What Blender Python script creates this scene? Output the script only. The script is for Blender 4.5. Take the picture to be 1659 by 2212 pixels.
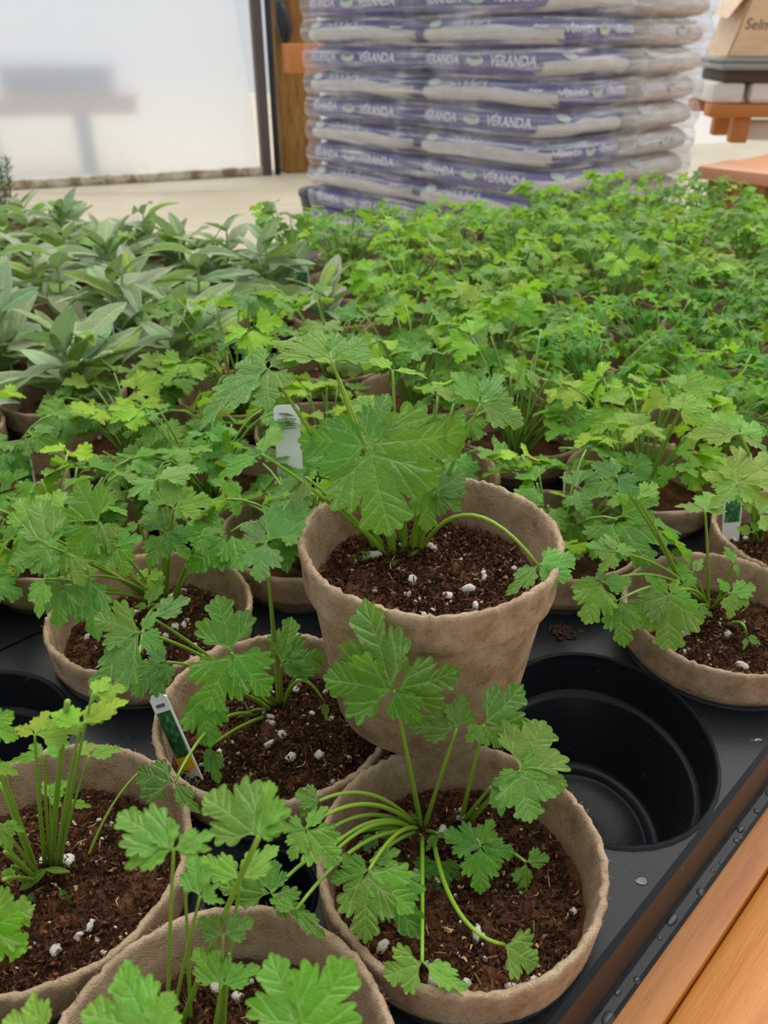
import bpy, bmesh, math, random
from mathutils import Vector, Matrix, noise
from mathutils.geometry import delaunay_2d_cdt
for o in list(bpy.data.objects): bpy.data.objects.remove(o)
S = bpy.context.scene
COL = S.collection
rnd = random.Random(7)
R = math.radians

# ------------------------------------------------------------------ camera, sky, light, exposure
CAMZ, PITCH, FPX = 0.88, R(30.5), 1750.0
cd = bpy.data.cameras.new('camera'); cam = bpy.data.objects.new('camera', cd); COL.objects.link(cam)
cam.location = (0, 0, CAMZ); cam.rotation_euler = (R(90) - PITCH, 0, 0)
cd.sensor_fit = 'VERTICAL'; cd.sensor_height = 5.56; cd.lens = 5.56 * FPX / 2212
cd.clip_start = 0.01; cd.clip_end = 200
cd.dof.use_dof = True; cd.dof.focus_distance = 0.315; cd.dof.aperture_fstop = 3.0
S.camera = cam
W = bpy.data.worlds.new('world'); S.world = W; W.use_nodes = True
W.node_tree.nodes['Background'].inputs[0].default_value = (0.93, 0.97, 1.0, 1)
W.node_tree.nodes['Background'].inputs[1].default_value = 0.50
sd = bpy.data.lights.new('sun', 'SUN'); sun = bpy.data.objects.new('sun', sd); COL.objects.link(sun)
sd.energy = 3.1; sd.angle = R(85); sd.color = (1, 0.975, 0.93); sun.rotation_euler = (R(-30), R(12), 0)
S.view_settings.view_transform = 'Standard'; S.view_settings.look = 'None'
S.view_settings.gamma = 1; S.view_settings.use_curve_mapping = False; S.view_settings.exposure = 0.45

# ------------------------------------------------------------------ helpers
FW = Vector((0, math.cos(PITCH), -math.sin(PITCH))); UP = Vector((0, math.sin(PITCH), math.cos(PITCH)))
EYE = Vector((0, 0, CAMZ))
def ray(x, y): return FW + Vector((1, 0, 0)) * ((x - 829.5) / FPX) + UP * ((1106 - y) / FPX)
def atz(x, y, z):
    r = ray(x, y); return EYE + r * ((z - CAMZ) / r.z)
def aty(x, y, Y):
    r = ray(x, y); return EYE + r * (Y / r.y)
def onplane(x, y, p, n):
    r = ray(x, y); d = r.dot(n)
    return EYE + r * ((p - EYE).dot(n) / d)
def proj(p):
    d = Vector(p) - EYE; z = d.dot(FW)
    return 829.5 + FPX * d.x / z, 1106 - FPX * d.dot(UP) / z, z
Q = math.sqrt(0.5)
def UV(u, v, z=0.0): return Vector(((u - v) * Q, (u + v) * Q, z))
def lin(r, g, b):
    f = lambda c: ((c / 255 + .055) / 1.055) ** 2.4 if c > 10 else c / 255 / 12.92
    return (f(r), f(g), f(b), 1)
def mesh(name, verts, faces, mat=None, smooth=True):
    me = bpy.data.meshes.new(name); me.from_pydata([tuple(v) for v in verts], [], faces); me.update()
    if mat: me.materials.append(mat)
    if smooth: me.shade_smooth()
    return me
def link(name, me, parent=None, m=None):
    o = bpy.data.objects.new(name, me); COL.objects.link(o)
    if parent: o.parent = parent
    if m is not None: o.matrix_basis = m
    return o
def tag(o, label, cat, group=None):
    o['label'] = label; o['category'] = cat
    if group: o['group'] = group
    return o
def empty(name, loc=(0, 0, 0), rz=0.0):
    o = bpy.data.objects.new(name, None); COL.objects.link(o); o.empty_display_size = .02
    o.matrix_basis = Matrix.Translation(Vector(loc)) @ Matrix.Rotation(rz, 4, 'Z'); return o
KIDS = {}
def kids(o): return KIDS.setdefault(o.name, [c for c in o.children])
def copy_tree(o, parent=None, m=None):
    c = o.copy(); COL.objects.link(c)
    if parent: c.parent = parent
    if m is not None: c.matrix_basis = m
    for k in kids(o): copy_tree(k, c)
    return c
class MB:
    def __init__(s): s.v = []; s.f = []
    def add(s, vs, fs):
        n = len(s.v); s.v += [Vector(v) for v in vs]; s.f += [tuple(i + n for i in f) for f in fs]; return s
    def box(s, lo, hi, M=None):
        (a, b, c), (d, e, g) = lo, hi
        vs = [Vector(p) for p in ((a,b,c),(d,b,c),(d,e,c),(a,e,c),(a,b,g),(d,b,g),(d,e,g),(a,e,g))]
        if M: vs = [M @ v for v in vs]
        return s.add(vs, [(3,2,1,0),(4,5,6,7),(0,1,5,4),(1,2,6,5),(2,3,7,6),(3,0,4,7)])
    def tube(s, pts, rad, n=6, cap=True):
        pts = [Vector(p) for p in pts]; k = len(pts); vs = []; fs = []
        ref = Vector((0.31, 0.17, 0.93))
        for i, p in enumerate(pts):
            t = (pts[min(i+1, k-1)] - pts[max(i-1, 0)]).normalized()
            a = t.cross(ref)
            if a.length < .1: a = t.cross(Vector((1, 0, 0)))
            a.normalize(); b = t.cross(a); r = rad[i] if isinstance(rad, (list, tuple)) else rad
            vs += [p + (a * math.cos(j*2*math.pi/n) + b * math.sin(j*2*math.pi/n)) * r for j in range(n)]
        for i in range(k - 1):
            for j in range(n): fs.append((i*n+j, i*n+(j+1) % n, (i+1)*n+(j+1) % n, (i+1)*n+j))
        if cap: fs += [tuple(range(n-1, -1, -1)), tuple((k-1)*n+j for j in range(n))]
        return s.add(vs, fs)
    def lathe(s, prof, n=32, cx=0, cy=0, fn=None, cap=False):
        vs = []
        for r, z in prof:
            for j in range(n):
                a = j*2*math.pi/n; p = Vector((cx + r*math.cos(a), cy + r*math.sin(a), z))
                vs.append(fn(p, r, a, z) if fn else p)
        k = len(prof); fs = []
        for i in range(k-1):
            for j in range(n): fs.append((i*n+j, i*n+(j+1) % n, (i+1)*n+(j+1) % n, (i+1)*n+j))
        if cap: fs.append(tuple((k-1)*n+j for j in range(n)))
        return s.add(vs, fs)
    def me(s, name, mat=None, smooth=True): return mesh(name, s.v, s.f, mat, smooth)
def bez(a, b, c, d, n=9):
    out = []
    for i in range(n):
        t = i/(n-1); out.append(a*(1-t)**3 + b*(3*t*(1-t)**2) + c*(3*t*t*(1-t)) + d*t**3)
    return out
def bevel(me, w, seg=2):
    bm = bmesh.new(); bm.from_mesh(me)
    bmesh.ops.bevel(bm, geom=bm.edges[:], offset=w, segments=seg, affect='EDGES', profile=.5)
    bm.to_mesh(me); bm.free(); me.shade_smooth(); me.set_sharp_from_angle(angle=R(40)); return me

# ------------------------------------------------------------------ materials
class NT:
    def __init__(s, name):
        s.m = bpy.data.materials.new(name); s.m.use_nodes = True; s.t = s.m.node_tree
        s.b = s.t.nodes['Principled BSDF']; s.out = s.t.nodes['Material Output']
    def n(s, typ, ins=None, **kw):
        nd = s.t.nodes.new('ShaderNode' + typ)
        for k, v in kw.items(): setattr(nd, k, v)
        for k, v in (ins or {}).items(): s.set(nd.inputs[k], v)
        return nd
    def set(s, sock, v):
        if hasattr(v, 'is_output'): s.t.links.new(v, sock)
        else: sock.default_value = v
    def p(s, **kw):
        for k, v in kw.items(): s.set(s.b.inputs[k.replace('_', ' ')], v)
        return s
    def coord(s, kind='Object', scale=(1, 1, 1)):
        tc = s.n('TexCoord'); mp = s.n('Mapping', {'Vector': tc.outputs[kind], 'Scale': scale}); return mp.outputs[0]
    def noise(s, vec, scale, detail=4, rough=.6):
        return s.n('TexNoise', {'Vector': vec, 'Scale': scale, 'Detail': detail, 'Roughness': rough}).outputs[0]
    def ramp(s, fac, stops):
        r = s.n('ValToRGB', {'Fac': fac}); e = r.color_ramp.elements
        while len(e) < len(stops): e.new(.5)
        for i, (p, c) in enumerate(stops): e[i].position = p; e[i].color = c if len(c) == 4 else (*c, 1)
        return r.outputs[0]
    def mix(s, fac, a, b, mode='MIX'):
        m = s.n('Mix', data_type='RGBA', blend_type=mode); s.set(m.inputs[0], fac); s.set(m.inputs[6], a); s.set(m.inputs[7], b)
        return m.outputs[2]
    def math(s, op, a, b=0.0):
        m = s.n('Math', operation=op); s.set(m.inputs[0], a); s.set(m.inputs[1], b); return m.outputs[0]
    def bump(s, h, strength=.3, dist=.001):
        b = s.n('Bump', {'Height': h, 'Strength': strength, 'Distance': dist}); s.t.links.new(b.outputs[0], s.b.inputs['Normal']); return s
def plain(name, c, rough=.6, spec=.4, **kw):
    t = NT(name).p(Base_Color=c, Roughness=rough, **{'Specular_IOR_Level': spec}, **kw); return t.m

def leaf_mat(name, rough=.36, dark=(72, 130, 28), transl=.40, veinmix=.40, spec=.46, veincol=(178, 208, 130), trmix=.5):
    t = NT(name); oi = t.n('ObjectInfo'); at = t.n('Attribute', attribute_name='vein')
    v = t.coord('Object'); nz = t.noise(v, 5, 3)
    base = t.mix(t.math('MULTIPLY', nz, .4), oi.outputs['Color'], lin(*dark))
    c = t.mix(t.math('MULTIPLY', at.outputs['Fac'], veinmix), base, lin(*veincol))
    geo = t.n('NewGeometry')
    cb = t.mix(t.math('MULTIPLY', geo.outputs['Backfacing'], .3), c, lin(150, 180, 105))
    t.p(Base_Color=cb, Roughness=rough, Specular_IOR_Level=spec)
    fine = t.noise(v, 26, 4); t.bump(t.math('ADD', t.math('MULTIPLY', fine, .5), t.math('MULTIPLY', at.outputs['Fac'], -.35)), .35, .03)
    tr = t.n('BsdfTranslucent', {'Color': t.mix(trmix, cb, lin(160, 205, 20))})
    ms = t.n('MixShader', {0: transl, 1: t.b.outputs[0], 2: tr.outputs[0]}); t.t.links.new(ms.outputs[0], t.out.inputs[0])
    return t.m
M_LEAF = leaf_mat('parsley_leaf')
M_SAGE = leaf_mat('sage_leaf', rough=.75, dark=(120, 140, 100), transl=.2, veinmix=.35, spec=.25, veincol=(196, 210, 172), trmix=.25)
def stalk_mat():
    t = NT('stalk'); oi = t.n('ObjectInfo'); v = t.coord('Object')
    c = t.mix(t.math('MULTIPLY', t.noise(v, 60, 2), .5), oi.outputs['Color'], lin(100, 140, 45))
    t.p(Base_Color=c, Roughness=.4, Specular_IOR_Level=.4, Subsurface_Weight=.15, Subsurface_Radius=(.002, .003, .001)); return t.m
M_STALK = stalk_mat()
def peat_mat():
    t = NT('peat_fibre'); v = t.coord('Object'); uv = t.n('UVMap').outputs[0]
    sx = t.n('SeparateXYZ', {'Vector': uv})
    a = t.math('SINE', t.math('MULTIPLY', sx.outputs[0], 2*math.pi*190)); b = t.math('SINE', t.math('MULTIPLY', sx.outputs[1], 2*math.pi*62))
    weave = t.math('MULTIPLY', a, b)
    n1 = t.noise(v, 90, 5, .65); n2 = t.noise(v, 1300, 3, .75); n3 = t.noise(t.coord('Object', (1, 1, 1.6)), 520, 3, .65)
    c = t.ramp(n1, [(.28, lin(148, 119, 92)), (.5, lin(186, 156, 127)), (.75, lin(206, 180, 153))])
    c = t.mix(t.math('MULTIPLY', t.ramp(n3, [(.30, (1, 1, 1)), (.42, (0, 0, 0))]), .55), c, lin(72, 50, 34))
    c = t.mix(t.math('MULTIPLY', t.ramp(n2, [(.62, (0, 0, 0)), (.72, (1, 1, 1))]), .45), c, lin(214, 194, 168))
    oz = t.n('SeparateXYZ', {'Vector': t.coord('Object')}).outputs[2]
    c = t.mix(t.math('MULTIPLY', t.ramp(oz, [(.0772, (0, 0, 0)), (.0795, (1, 1, 1))]), .5), c, lin(206, 182, 154))
    t.p(Base_Color=c, Roughness=.95, Specular_IOR_Level=.1)
    t.bump(t.math('ADD', t.math('MULTIPLY', weave, .06), t.math('ADD', n2, t.math('MULTIPLY', n1, .8))), .9, .0016); return t.m
M_PEAT = peat_mat()
def soil_mat():
    t = NT('potting_soil'); v = t.coord('Object'); n1 = t.noise(v, 130, 6, .7); n2 = t.noise(v, 700, 3, .7)
    c = t.ramp(n1, [(.25, lin(40, 25, 16)), (.5, lin(86, 55, 37)), (.72, lin(124, 84, 58))])
    c = t.mix(t.math('MULTIPLY', t.ramp(n2, [(.6, (0, 0, 0)), (.75, (1, 1, 1))]), .5), c, lin(140, 98, 66))
    t.p(Base_Color=c, Roughness=.95, Specular_IOR_Level=.15); t.bump(t.math('ADD', n1, n2), .8, .002); return t.m
M_SOIL = soil_mat()
def chips_mat():
    t = NT('soil_chips'); at = t.n('Attribute', attribute_name='tone')
    c = t.ramp(at.outputs['Fac'], [(0, lin(42, 26, 17)), (.6, lin(86, 56, 38)), (.93, lin(122, 83, 57)), (1, lin(182, 150, 108))])
    t.p(Base_Color=c, Roughness=.9, Specular_IOR_Level=.15); return t.m
M_CHIP = chips_mat()
def perl_mat():
    t = NT('perlite'); v = t.coord('Object'); n = t.noise(v, 3.5, 4, .6)
    t.p(Base_Color=t.ramp(n, [(.3, lin(176, 164, 146)), (.5, lin(226, 220, 208))]), Roughness=.9); t.bump(n, .5, .25); return t.m
M_PERL = perl_mat()
def tray_mat():
    t = NT('black_plastic'); v = t.coord('Object'); n = t.noise(v, 500, 2); d = t.noise(v, 38, 5, .7); sp = t.noise(v, 260, 2, .5)
    c = t.mix(t.math('MULTIPLY', t.ramp(sp, [(.70, (0, 0, 0)), (.76, (1, 1, 1))]), .55), lin(22, 24, 28), lin(90, 68, 50))
    t.p(Base_Color=c, Roughness=t.math('ADD', t.math('MULTIPLY', d, .2), .24), Specular_IOR_Level=.24); t.bump(n, .10, .0006); return t.m
M_TRAY = tray_mat()
def paint_mat(name, c1, c2, c3, rough=.42, sc=1.0, axis=(1.2, 14, 14)):
    t = NT(name); v = t.coord('Object', axis); n = t.noise(v, 6*sc, 6, .62); w = t.noise(t.coord('Object'), 3.2, 4, .6)
    c = t.ramp(n, [(.30, c2), (.5, c1), (.72, c3)])
    c = t.mix(t.math('MULTIPLY', t.ramp(w, [(.52, (0, 0, 0)), (.62, (1, 1, 1))]), .35), c, c2)
    t.p(Base_Color=c, Roughness=rough, Specular_IOR_Level=.45); t.bump(n, .25, .003); return t.m
M_BENCH = paint_mat('orange_paint', lin(202, 128, 56), lin(184, 108, 42), lin(212, 140, 70))
M_BENCH2 = paint_mat('salmon_paint', lin(220, 160, 122), lin(210, 146, 108), lin(224, 168, 132))
M_TIMBER = paint_mat('stained_timber', lin(156, 114, 54), lin(112, 74, 32), lin(176, 138, 78), .7, 1, (9, 9, 1))
M_BEAM = plain('orange_beam', lin(198, 126, 66), .5)
def concrete():
    t = NT('concrete'); v = t.coord('Object'); a = t.noise(v, 1.3, 6, .62); b = t.noise(v, 16, 5, .65); s = t.noise(t.coord('Object', (.5, 2.2, 1)), 1.1, 5, .6)
    c = t.ramp(a, [(.3, lin(166, 152, 128)), (.6, lin(188, 176, 154))])
    c = t.mix(t.math('MULTIPLY', t.ramp(s, [(.58, (0, 0, 0)), (.72, (1, 1, 1))]), .55), c, lin(122, 107, 80))
    c = t.mix(t.math('MULTIPLY', b, .12), c, lin(120, 108, 90))
    t.p(Base_Color=c, Roughness=.7); t.bump(b, .2, .004); return t.m
M_CONC = concrete()
def sill_mat():
    t = NT('dirty_sill'); v = t.coord('Object'); a = t.noise(v, 7, 6, .7)
    c = t.ramp(a, [(.42, lin(128, 112, 86)), (.56, lin(196, 186, 164)), (.7, lin(220, 214, 198))]); t.p(Base_Color=c, Roughness=.8); return t.m
M_SILL = sill_mat()
def film_wall():
    t = NT('greenhouse_poly'); v = t.coord('Object'); n = t.noise(t.coord('Object', (1, 1, .5)), 2.0, 5, .6)
    g1 = t.n('TexWave', {'Vector': t.coord('Object', (1, 1, 1)), 'Scale': 26.0, 'Distortion': 1.5}, bands_direction='X').outputs['Fac']
    g2 = t.n('TexWave', {'Vector': t.coord('Object', (1, 1, 1)), 'Scale': 26.0, 'Distortion': 1.5}, bands_direction='Z').outputs['Fac']
    t.p(Base_Color=(.93, .965, 1, 1), Roughness=.66, Transmission_Weight=1.0, IOR=1.15, Specular_IOR_Level=.3)
    tr = t.n('BsdfTranslucent', {'Color': (.9, .93, 1, 1)})
    df = t.n('BsdfDiffuse', {'Color': (.86, .90, .97, 1)})
    fac = t.math('ADD', t.math('MULTIPLY', n, .22), t.math('MULTIPLY', t.math('ADD', g1, g2), .025))
    a = t.n('MixShader', {0: .5, 1: tr.outputs[0], 2: df.outputs[0]})
    ms = t.n('MixShader', {0: t.math('ADD', fac, .34), 1: t.b.outputs[0], 2: a.outputs[0]}); t.t.links.new(ms.outputs[0], t.out.inputs[0]); return t.m
M_POLY = film_wall()
def stretch_mat():
    t = NT('stretch_film'); v = t.n('UVMap').outputs[0]
    mp = t.n('Mapping', {'Vector': v, 'Scale': (2.2, 46, 1), 'Rotation': (0, 0, R(-2.5))}).outputs[0]
    n = t.n('TexNoise', {'Vector': mp, 'Scale': 1.6, 'Detail': 5, 'Roughness': .62, 'Distortion': .35}).outputs[0]
    mp2 = t.n('Mapping', {'Vector': v, 'Scale': (5, 1.4, 1)}).outputs[0]; n2 = t.noise(mp2, 1.5, 3)
    f = t.ramp(n, [(.40, (.10, .10, .10)), (.56, (.31, .31, .31)), (.66, (.74, .74, .74))])
    f = t.math('ADD', f, t.math('MULTIPLY', t.ramp(n2, [(.5, (0, 0, 0)), (.72, (1, 1, 1))]), .22))
    t.p(Base_Color=(.84, .84, .90, 1), Roughness=.22, Specular_IOR_Level=.8); t.bump(n, .9, .02)
    tp = t.n('BsdfTransparent', {'Color': (.97, .97, 1, 1)})
    ms = t.n('MixShader', {0: f, 1: tp.outputs[0], 2: t.b.outputs[0]}); t.t.links.new(ms.outputs[0], t.out.inputs[0]); return t.m
M_WRAP = stretch_mat()
def bag_mat(name, a, b):
    t = NT(name); v = t.coord('Object'); n = t.noise(t.coord('Object', (6, 6, 14)), 2.2, 4)
    t.p(Base_Color=t.ramp(n, [(.3, a), (.7, b)]), Roughness=.35); t.bump(n, .35, .02); return t.m
M_BAGP = bag_mat('purple_bag', lin(74, 68, 138), lin(102, 96, 166))
M_BAGC = bag_mat('cream_bag', lin(196, 184, 168), lin(220, 210, 196))
M_FLAP = bag_mat('bag_seam', lin(205, 200, 184), lin(228, 224, 212))
M_WHITE = plain('white_print', lin(236, 236, 242), .5)
M_OVAL = plain('oval_print', lin(206, 222, 204), .5)
M_OVALG = plain('oval_green', lin(70, 140, 84), .5)
M_CARD = bag_mat('cardboard', lin(222, 188, 146), lin(234, 204, 166)); M_INK = plain('grey_ink', lin(84, 92, 102), .7)
M_STYRO = bag_mat('styrofoam', lin(222, 218, 208), lin(240, 238, 230))
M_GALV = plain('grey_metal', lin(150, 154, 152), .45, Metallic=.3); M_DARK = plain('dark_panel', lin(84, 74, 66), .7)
M_JAMB = plain('jamb_metal', lin(92, 82, 86), .5); M_PIPE = plain('black_pipe', lin(42, 44, 50), .35); M_PIPE2 = plain('grey_fitting', lin(94, 104, 118), .4)
M_PAPER = plain('paper_white', lin(232, 232, 230), .6)
M_TAGW = plain('tag_white', lin(222, 224, 222), .35)
def pict():
    t = NT('tag_picture'); n = t.noise(t.coord('Object'), 330, 4, .7)
    t.p(Base_Color=t.ramp(n, [(.35, lin(14, 52, 30)), (.52, lin(32, 96, 52)), (.68, lin(92, 150, 84))]), Roughness=.3); return t.m
M_PICT = pict(); M_YEL = plain('tag_yellow', lin(226, 190, 30), .4)
def water():
    t = NT('water'); t.p(Base_Color=(1, 1, 1, 1), Roughness=.02, Transmission_Weight=1.0, IOR=1.33); return t.m
M_WATER = water()
def bark():
    t = NT('debris'); t.p(Base_Color=lin(58, 36, 24), Roughness=.95); return t.m
M_DEBRIS = bark()

# ------------------------------------------------------------------ the setting
fl = link('floor', mesh('floor', [(-9, -3, 0), (9, -3, 0), (9, 16, 0), (-9, 16, 0)], [(0, 1, 2, 3)], M_CONC, False)); fl['kind'] = 'structure'
WA = Vector((-2.259, 5.77, 0)); WB = Vector((-0.875, 6.33, 0)); WD = (WB - WA).normalized(); WN = Vector((-WD.y, WD.x, 0))
def wall_grid(p0, L, z0, z1, seed, thick=.004, nx=60, nz=30, amp=.012, hem=None):
    mb = MB(); vs = []
    for k in range(nz+1):
        for i in range(nx+1):
            s = L*i/nx; z = z0 + (z1-z0)*k/nz
            if hem: s = s - hem(z)*max(0, (s/L))**6
            d = amp*noise.noise(Vector((s*1.3+seed, z*.7, 0)))*2
            p = p0 + WD*s + WN*d; vs.append(Vector((p.x, p.y, z)))
    mb.add(vs, [(k*(nx+1)+i, k*(nx+1)+i+1, (k+1)*(nx+1)+i+1, (k+1)*(nx+1)+i) for k in range(nz) for i in range(nx)])
    return mb
Lw = 6.0
hem = lambda z: .02 + .10*max(0, min(1, (z-.35)/.9))
wl = link('wall_left', wall_grid(WB - WD*Lw, Lw-.02, .05, 3.6, 1, hem=hem).me('wall_left', M_POLY)); wl['kind'] = 'structure'
# dirty sill under the sheeting
def along(s0, s1, d0, d1, z0, z1, p0=None):
    p0 = p0 or WB; a = p0 + WD*s0; b = p0 + WD*s1; mb = MB(); vs = []
    for z in (z0, z1):
        for p, d in ((a, d0), (b, d0), (b, d1), (a, d1)): q = p + WN*d; vs.append((q.x, q.y, z))
    return mb.add(vs, [(3,2,1,0),(4,5,6,7),(0,1,5,4),(1,2,6,5),(2,3,7,6),(3,0,4,7)])
sl = link('baseboard_left', bevel(along(-Lw, 0, -.03, .05, 0, .058).me('sill', M_SILL), .01)); sl['kind'] = 'structure'
jb = link('trim_1', bevel(along(-.01, .055, -.04, .05, 0, 3.4).me('jamb', M_JAMB), .006)); jb['kind'] = 'structure'
wp = link('trim_2', bevel(along(.16, .46, .02, .25, 0, 3.4).me('timber_post', M_TIMBER, False), .012)); wp['kind'] = 'structure'
wb = link('wall_back', wall_grid(WB + WD*.5 + WN*.4, 8.0, .0, 3.6, 5).me('wall_back', M_POLY)); wb['kind'] = 'structure'
# mossy dark bushes glimpsed between sheet and jamb are left to the world; pipe with hose valve beside the jamb
pr = empty('water_pipe', WB + WD*.10 - WN*.02)
tag(pr, 'black upright water pipe with a grey elbow and hose valve beside the timber post', 'pipe')
link('pipe', MB().tube([(0, 0, 0), (0, 0, .6), (0, 0, 2.4)], .022, 10).me('pipe', M_PIPE), pr)
ew = Vector((WD.x, WD.y, 0))
link('elbow', MB().tube([Vector((0,0,1.16)), ew*.06 + Vector((0,0,1.17)), ew*.085 + Vector((0,0,1.15)), ew*.09 + Vector((0,0,1.06))], [.03,.032,.032,.03], 10).me('elbow', M_PIPE2), pr)
link('coupling', MB().tube([(0,0,1.22), (0,0,1.32)], .031, 10).me('coupling', M_PIPE2), pr)
link('valve', MB().tube([ew*.09 + Vector((0,0,1.07)), ew*.095 + Vector((0,0,1.0)), ew*.11 + Vector((0,0,.93)), ew*.11 + Vector((0,0,.86)), ew*.11 + Vector((0,0,.83))], [.03,.045,.055,.04,.012], 10).me('valve', M_PIPE), pr)
b = link('beam_offcut', bevel(along(.135, .62, -.34, -.18, .66, .83).me('beam', M_BEAM), .012)); tag(b, 'square sawn orange painted beam end fixed across the timber post', 'beam')
tb = MB()
for k in range(8):
    z0 = 1.12 + k*.09; off = .012*math.sin(k*2.1)
    tb.add([WB + WD*(.30+off) - WN*.0 + Vector((0,0,z0)), WB + WD*.52 + Vector((0,0,z0)), WB + WD*.52 + Vector((0,0,z0+.09)), WB + WD*(.30+.012*math.sin((k+1)*2.1)) + Vector((0,0,z0+.09)),
            WB + WD*(.30+off) + WN*.006 + Vector((0,0,z0)), WB + WD*.52 + WN*.006 + Vector((0,0,z0)), WB + WD*.52 + WN*.006 + Vector((0,0,z0+.09)), WB + WD*(.30+.012*math.sin((k+1)*2.1)) + WN*.006 + Vector((0,0,z0+.09))],
           [(0,1,2,3),(7,6,5,4),(0,3,7,4),(1,5,6,2)] + ([(0,4,5,1)] if k == 0 else []))
tag(link('torn_paper_notice', tb.me('paper', M_PAPER, False)), 'torn white paper sheet hanging on the timber post', 'paper')

# things outside, seen blurred through the sheeting
ob = empty('outdoor_bench', WA + WN*.55 + WD*.0)
tag(ob, 'brown plank bench with blue-grey legs blurred behind the plastic sheeting', 'bench')
def obox(name, s0, s1, d0, d1, z0, z1, mat, parent=None, base=None):
    o = link(name, bevel(along(s0, s1, d0, d1, z0, z1, Vector((0, 0, 0))).me(name, mat), .006), parent)
    return o
M_OUTW = plain('outdoor_plank', lin(150, 112, 104), .8); M_OUTL = plain('outdoor_leg', lin(96, 112, 136), .7); M_OUTB = plain('outdoor_bin', lin(70, 92, 124), .6)
obox('plank', -1.0, .74, .0, .22, .47, .51, M_OUTW, ob); obox('plank', -1.0, .74, .23, .45, .47, .51, M_OUTW, ob)
obox('apron', -1.0, .72, -.01, .015, .39, .47, M_OUTW, ob)
for s in (-.36, .28): obox('leg', s, s+.11, .02, .12, 0, .46, M_OUTL, ob)
bn = empty('storage_tub', WA + WN*.62 + WD*.40 + Vector((0, 0, .51))); tag(bn, 'dark blue tub standing on the bench behind the plastic sheeting', 'tub')
link('tub_body', bevel(MB().box((-.62, .0, 0), (.12, .32, .17)).me('tub', M_OUTB), .03), bn)
link('tub_rim', bevel(MB().box((-.64, -.02, .15), (.14, .34, .19)).me('tubrim', M_OUTB), .01), bn)

# ------------------------------------------------------------------ pallet of bagged potting mix
PC = Vector((.476, 2.53, 0)); P1 = Vector((-.675, .738, 0)).normalized(); P2 = Vector((.738, .675, 0)).normalized()
L1, L2, LH = 1.17, .84, .079
def bag_y(x, z, a, b, c):
    t = max(0.0, 1-abs(z/c)**3.2)**1.5 - abs(x/a)**5
    return b*max(0.0, t)**.2
def bag_mesh(a, b, c, mat, seed, n=40, k=14):
    vs = []; fs = []
    for i in range(k+1):
        ph = -math.pi/2 + math.pi*i/k; z = (LH/2 + .0002)*math.sin(ph); w = max(.004, 1-abs(z/c)**3.2)**.3
        for j in range(n):
            th = 2*math.pi*j/n; cx, sx = math.cos(th), math.sin(th)
            q = (abs(cx)**5 + abs(sx)**5)**-.2
            p = Vector((a*w*cx*q, b*w*sx*q, z))
            p += Vector((cx*abs(cx), sx*abs(sx), 0))*(.0045*(noise.noise(p*14 + Vector((seed*7, 0, 0))) - .6))
            vs.append(p)
    for i in range(k):
        for j in range(n): fs.append((i*n+j, i*n+(j+1) % n, (i+1)*n+(j+1) % n, (i+1)*n+j))
    fs += [tuple(range(n-1, -1, -1)), tuple(k*n+j for j in range(n))]
    return mesh('bag', vs, fs, mat)
def text_mesh(s, size, mat, name='lettering', ext=0.0, shear=0.0, offs=0.0):
    cu = bpy.data.curves.new(name, 'FONT'); cu.body = s; cu.size = size; cu.align_x = 'CENTER'; cu.align_y = 'CENTER'; cu.extrude = ext; cu.shear = shear; cu.offset = offs; cu.resolution_u = 3
    o = bpy.data.objects.new(name, cu); COL.objects.link(o)
    dg = bpy.context.evaluated_depsgraph_get(); me = bpy.data.meshes.new_from_object(o.evaluated_get(dg))
    bpy.data.objects.remove(o); me.materials.clear(); me.materials.append(mat); return me
TXT = text_mesh('VÉRANDA', .036, M_WHITE, offs=.0012)
def wrap_text(cx, cz, a, b, c, sc=1.0, bold=True):
    me = TXT.copy()
    for v in me.vertices:
        x = cx + v.co.x*sc; z = cz + v.co.y*sc; v.co = (x, -bag_y(x, z, a, b, c) - .0035, z)
    return me
def oval_mesh(cx, cz, rx, rz, a, b, c, mat, off):
    vs = []; n = 20
    vs.append((cx, -bag_y(cx, cz, a, b, c) - off, cz))
    for j in range(n):
        x = cx + rx*math.cos(2*math.pi*j/n); z = cz + rz*math.sin(2*math.pi*j/n); vs.append((x, -bag_y(x, z, a, b, c) - off, z))
    return mesh('oval', vs, [(0, 1+j, 1+(j+1) % n) for j in range(n)], mat)
BA, BB, BC = L1/4, L2/4, .0475
BAGP = [bag_mesh(BA, BB, BC, M_BAGP, s) for s in range(3)]; BAGC = [bag_mesh(BA, BB, BC, M_BAGC, s+5) for s in range(2)]
BAGP2 = [bag_mesh(BB, BA, BC, M_BAGP, s+9) for s in range(2)]
def prints(a, b):
    return dict(t1=wrap_text(-.155*a/BA, .006, a, b, BC, .95*a/BA), t2=wrap_text(.13*a/BA, .006, a, b, BC, a/BA), t3=wrap_text(-.05, .030, a, b, BC, a/BA),
                ov=oval_mesh(-.012, .006, .034*a/BA, .014, a, b, BC, M_OVAL, .003), og=oval_mesh(-.012, .013, .022*a/BA, .005, a, b, BC, M_OVALG, .0045),
                ov2=oval_mesh(-.19*a/BA, .022, .03*a/BA, .010, a, b, BC, M_OVAL, .003))
PR1 = prints(BA, BB); PR2 = prints(BB, BA)
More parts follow.
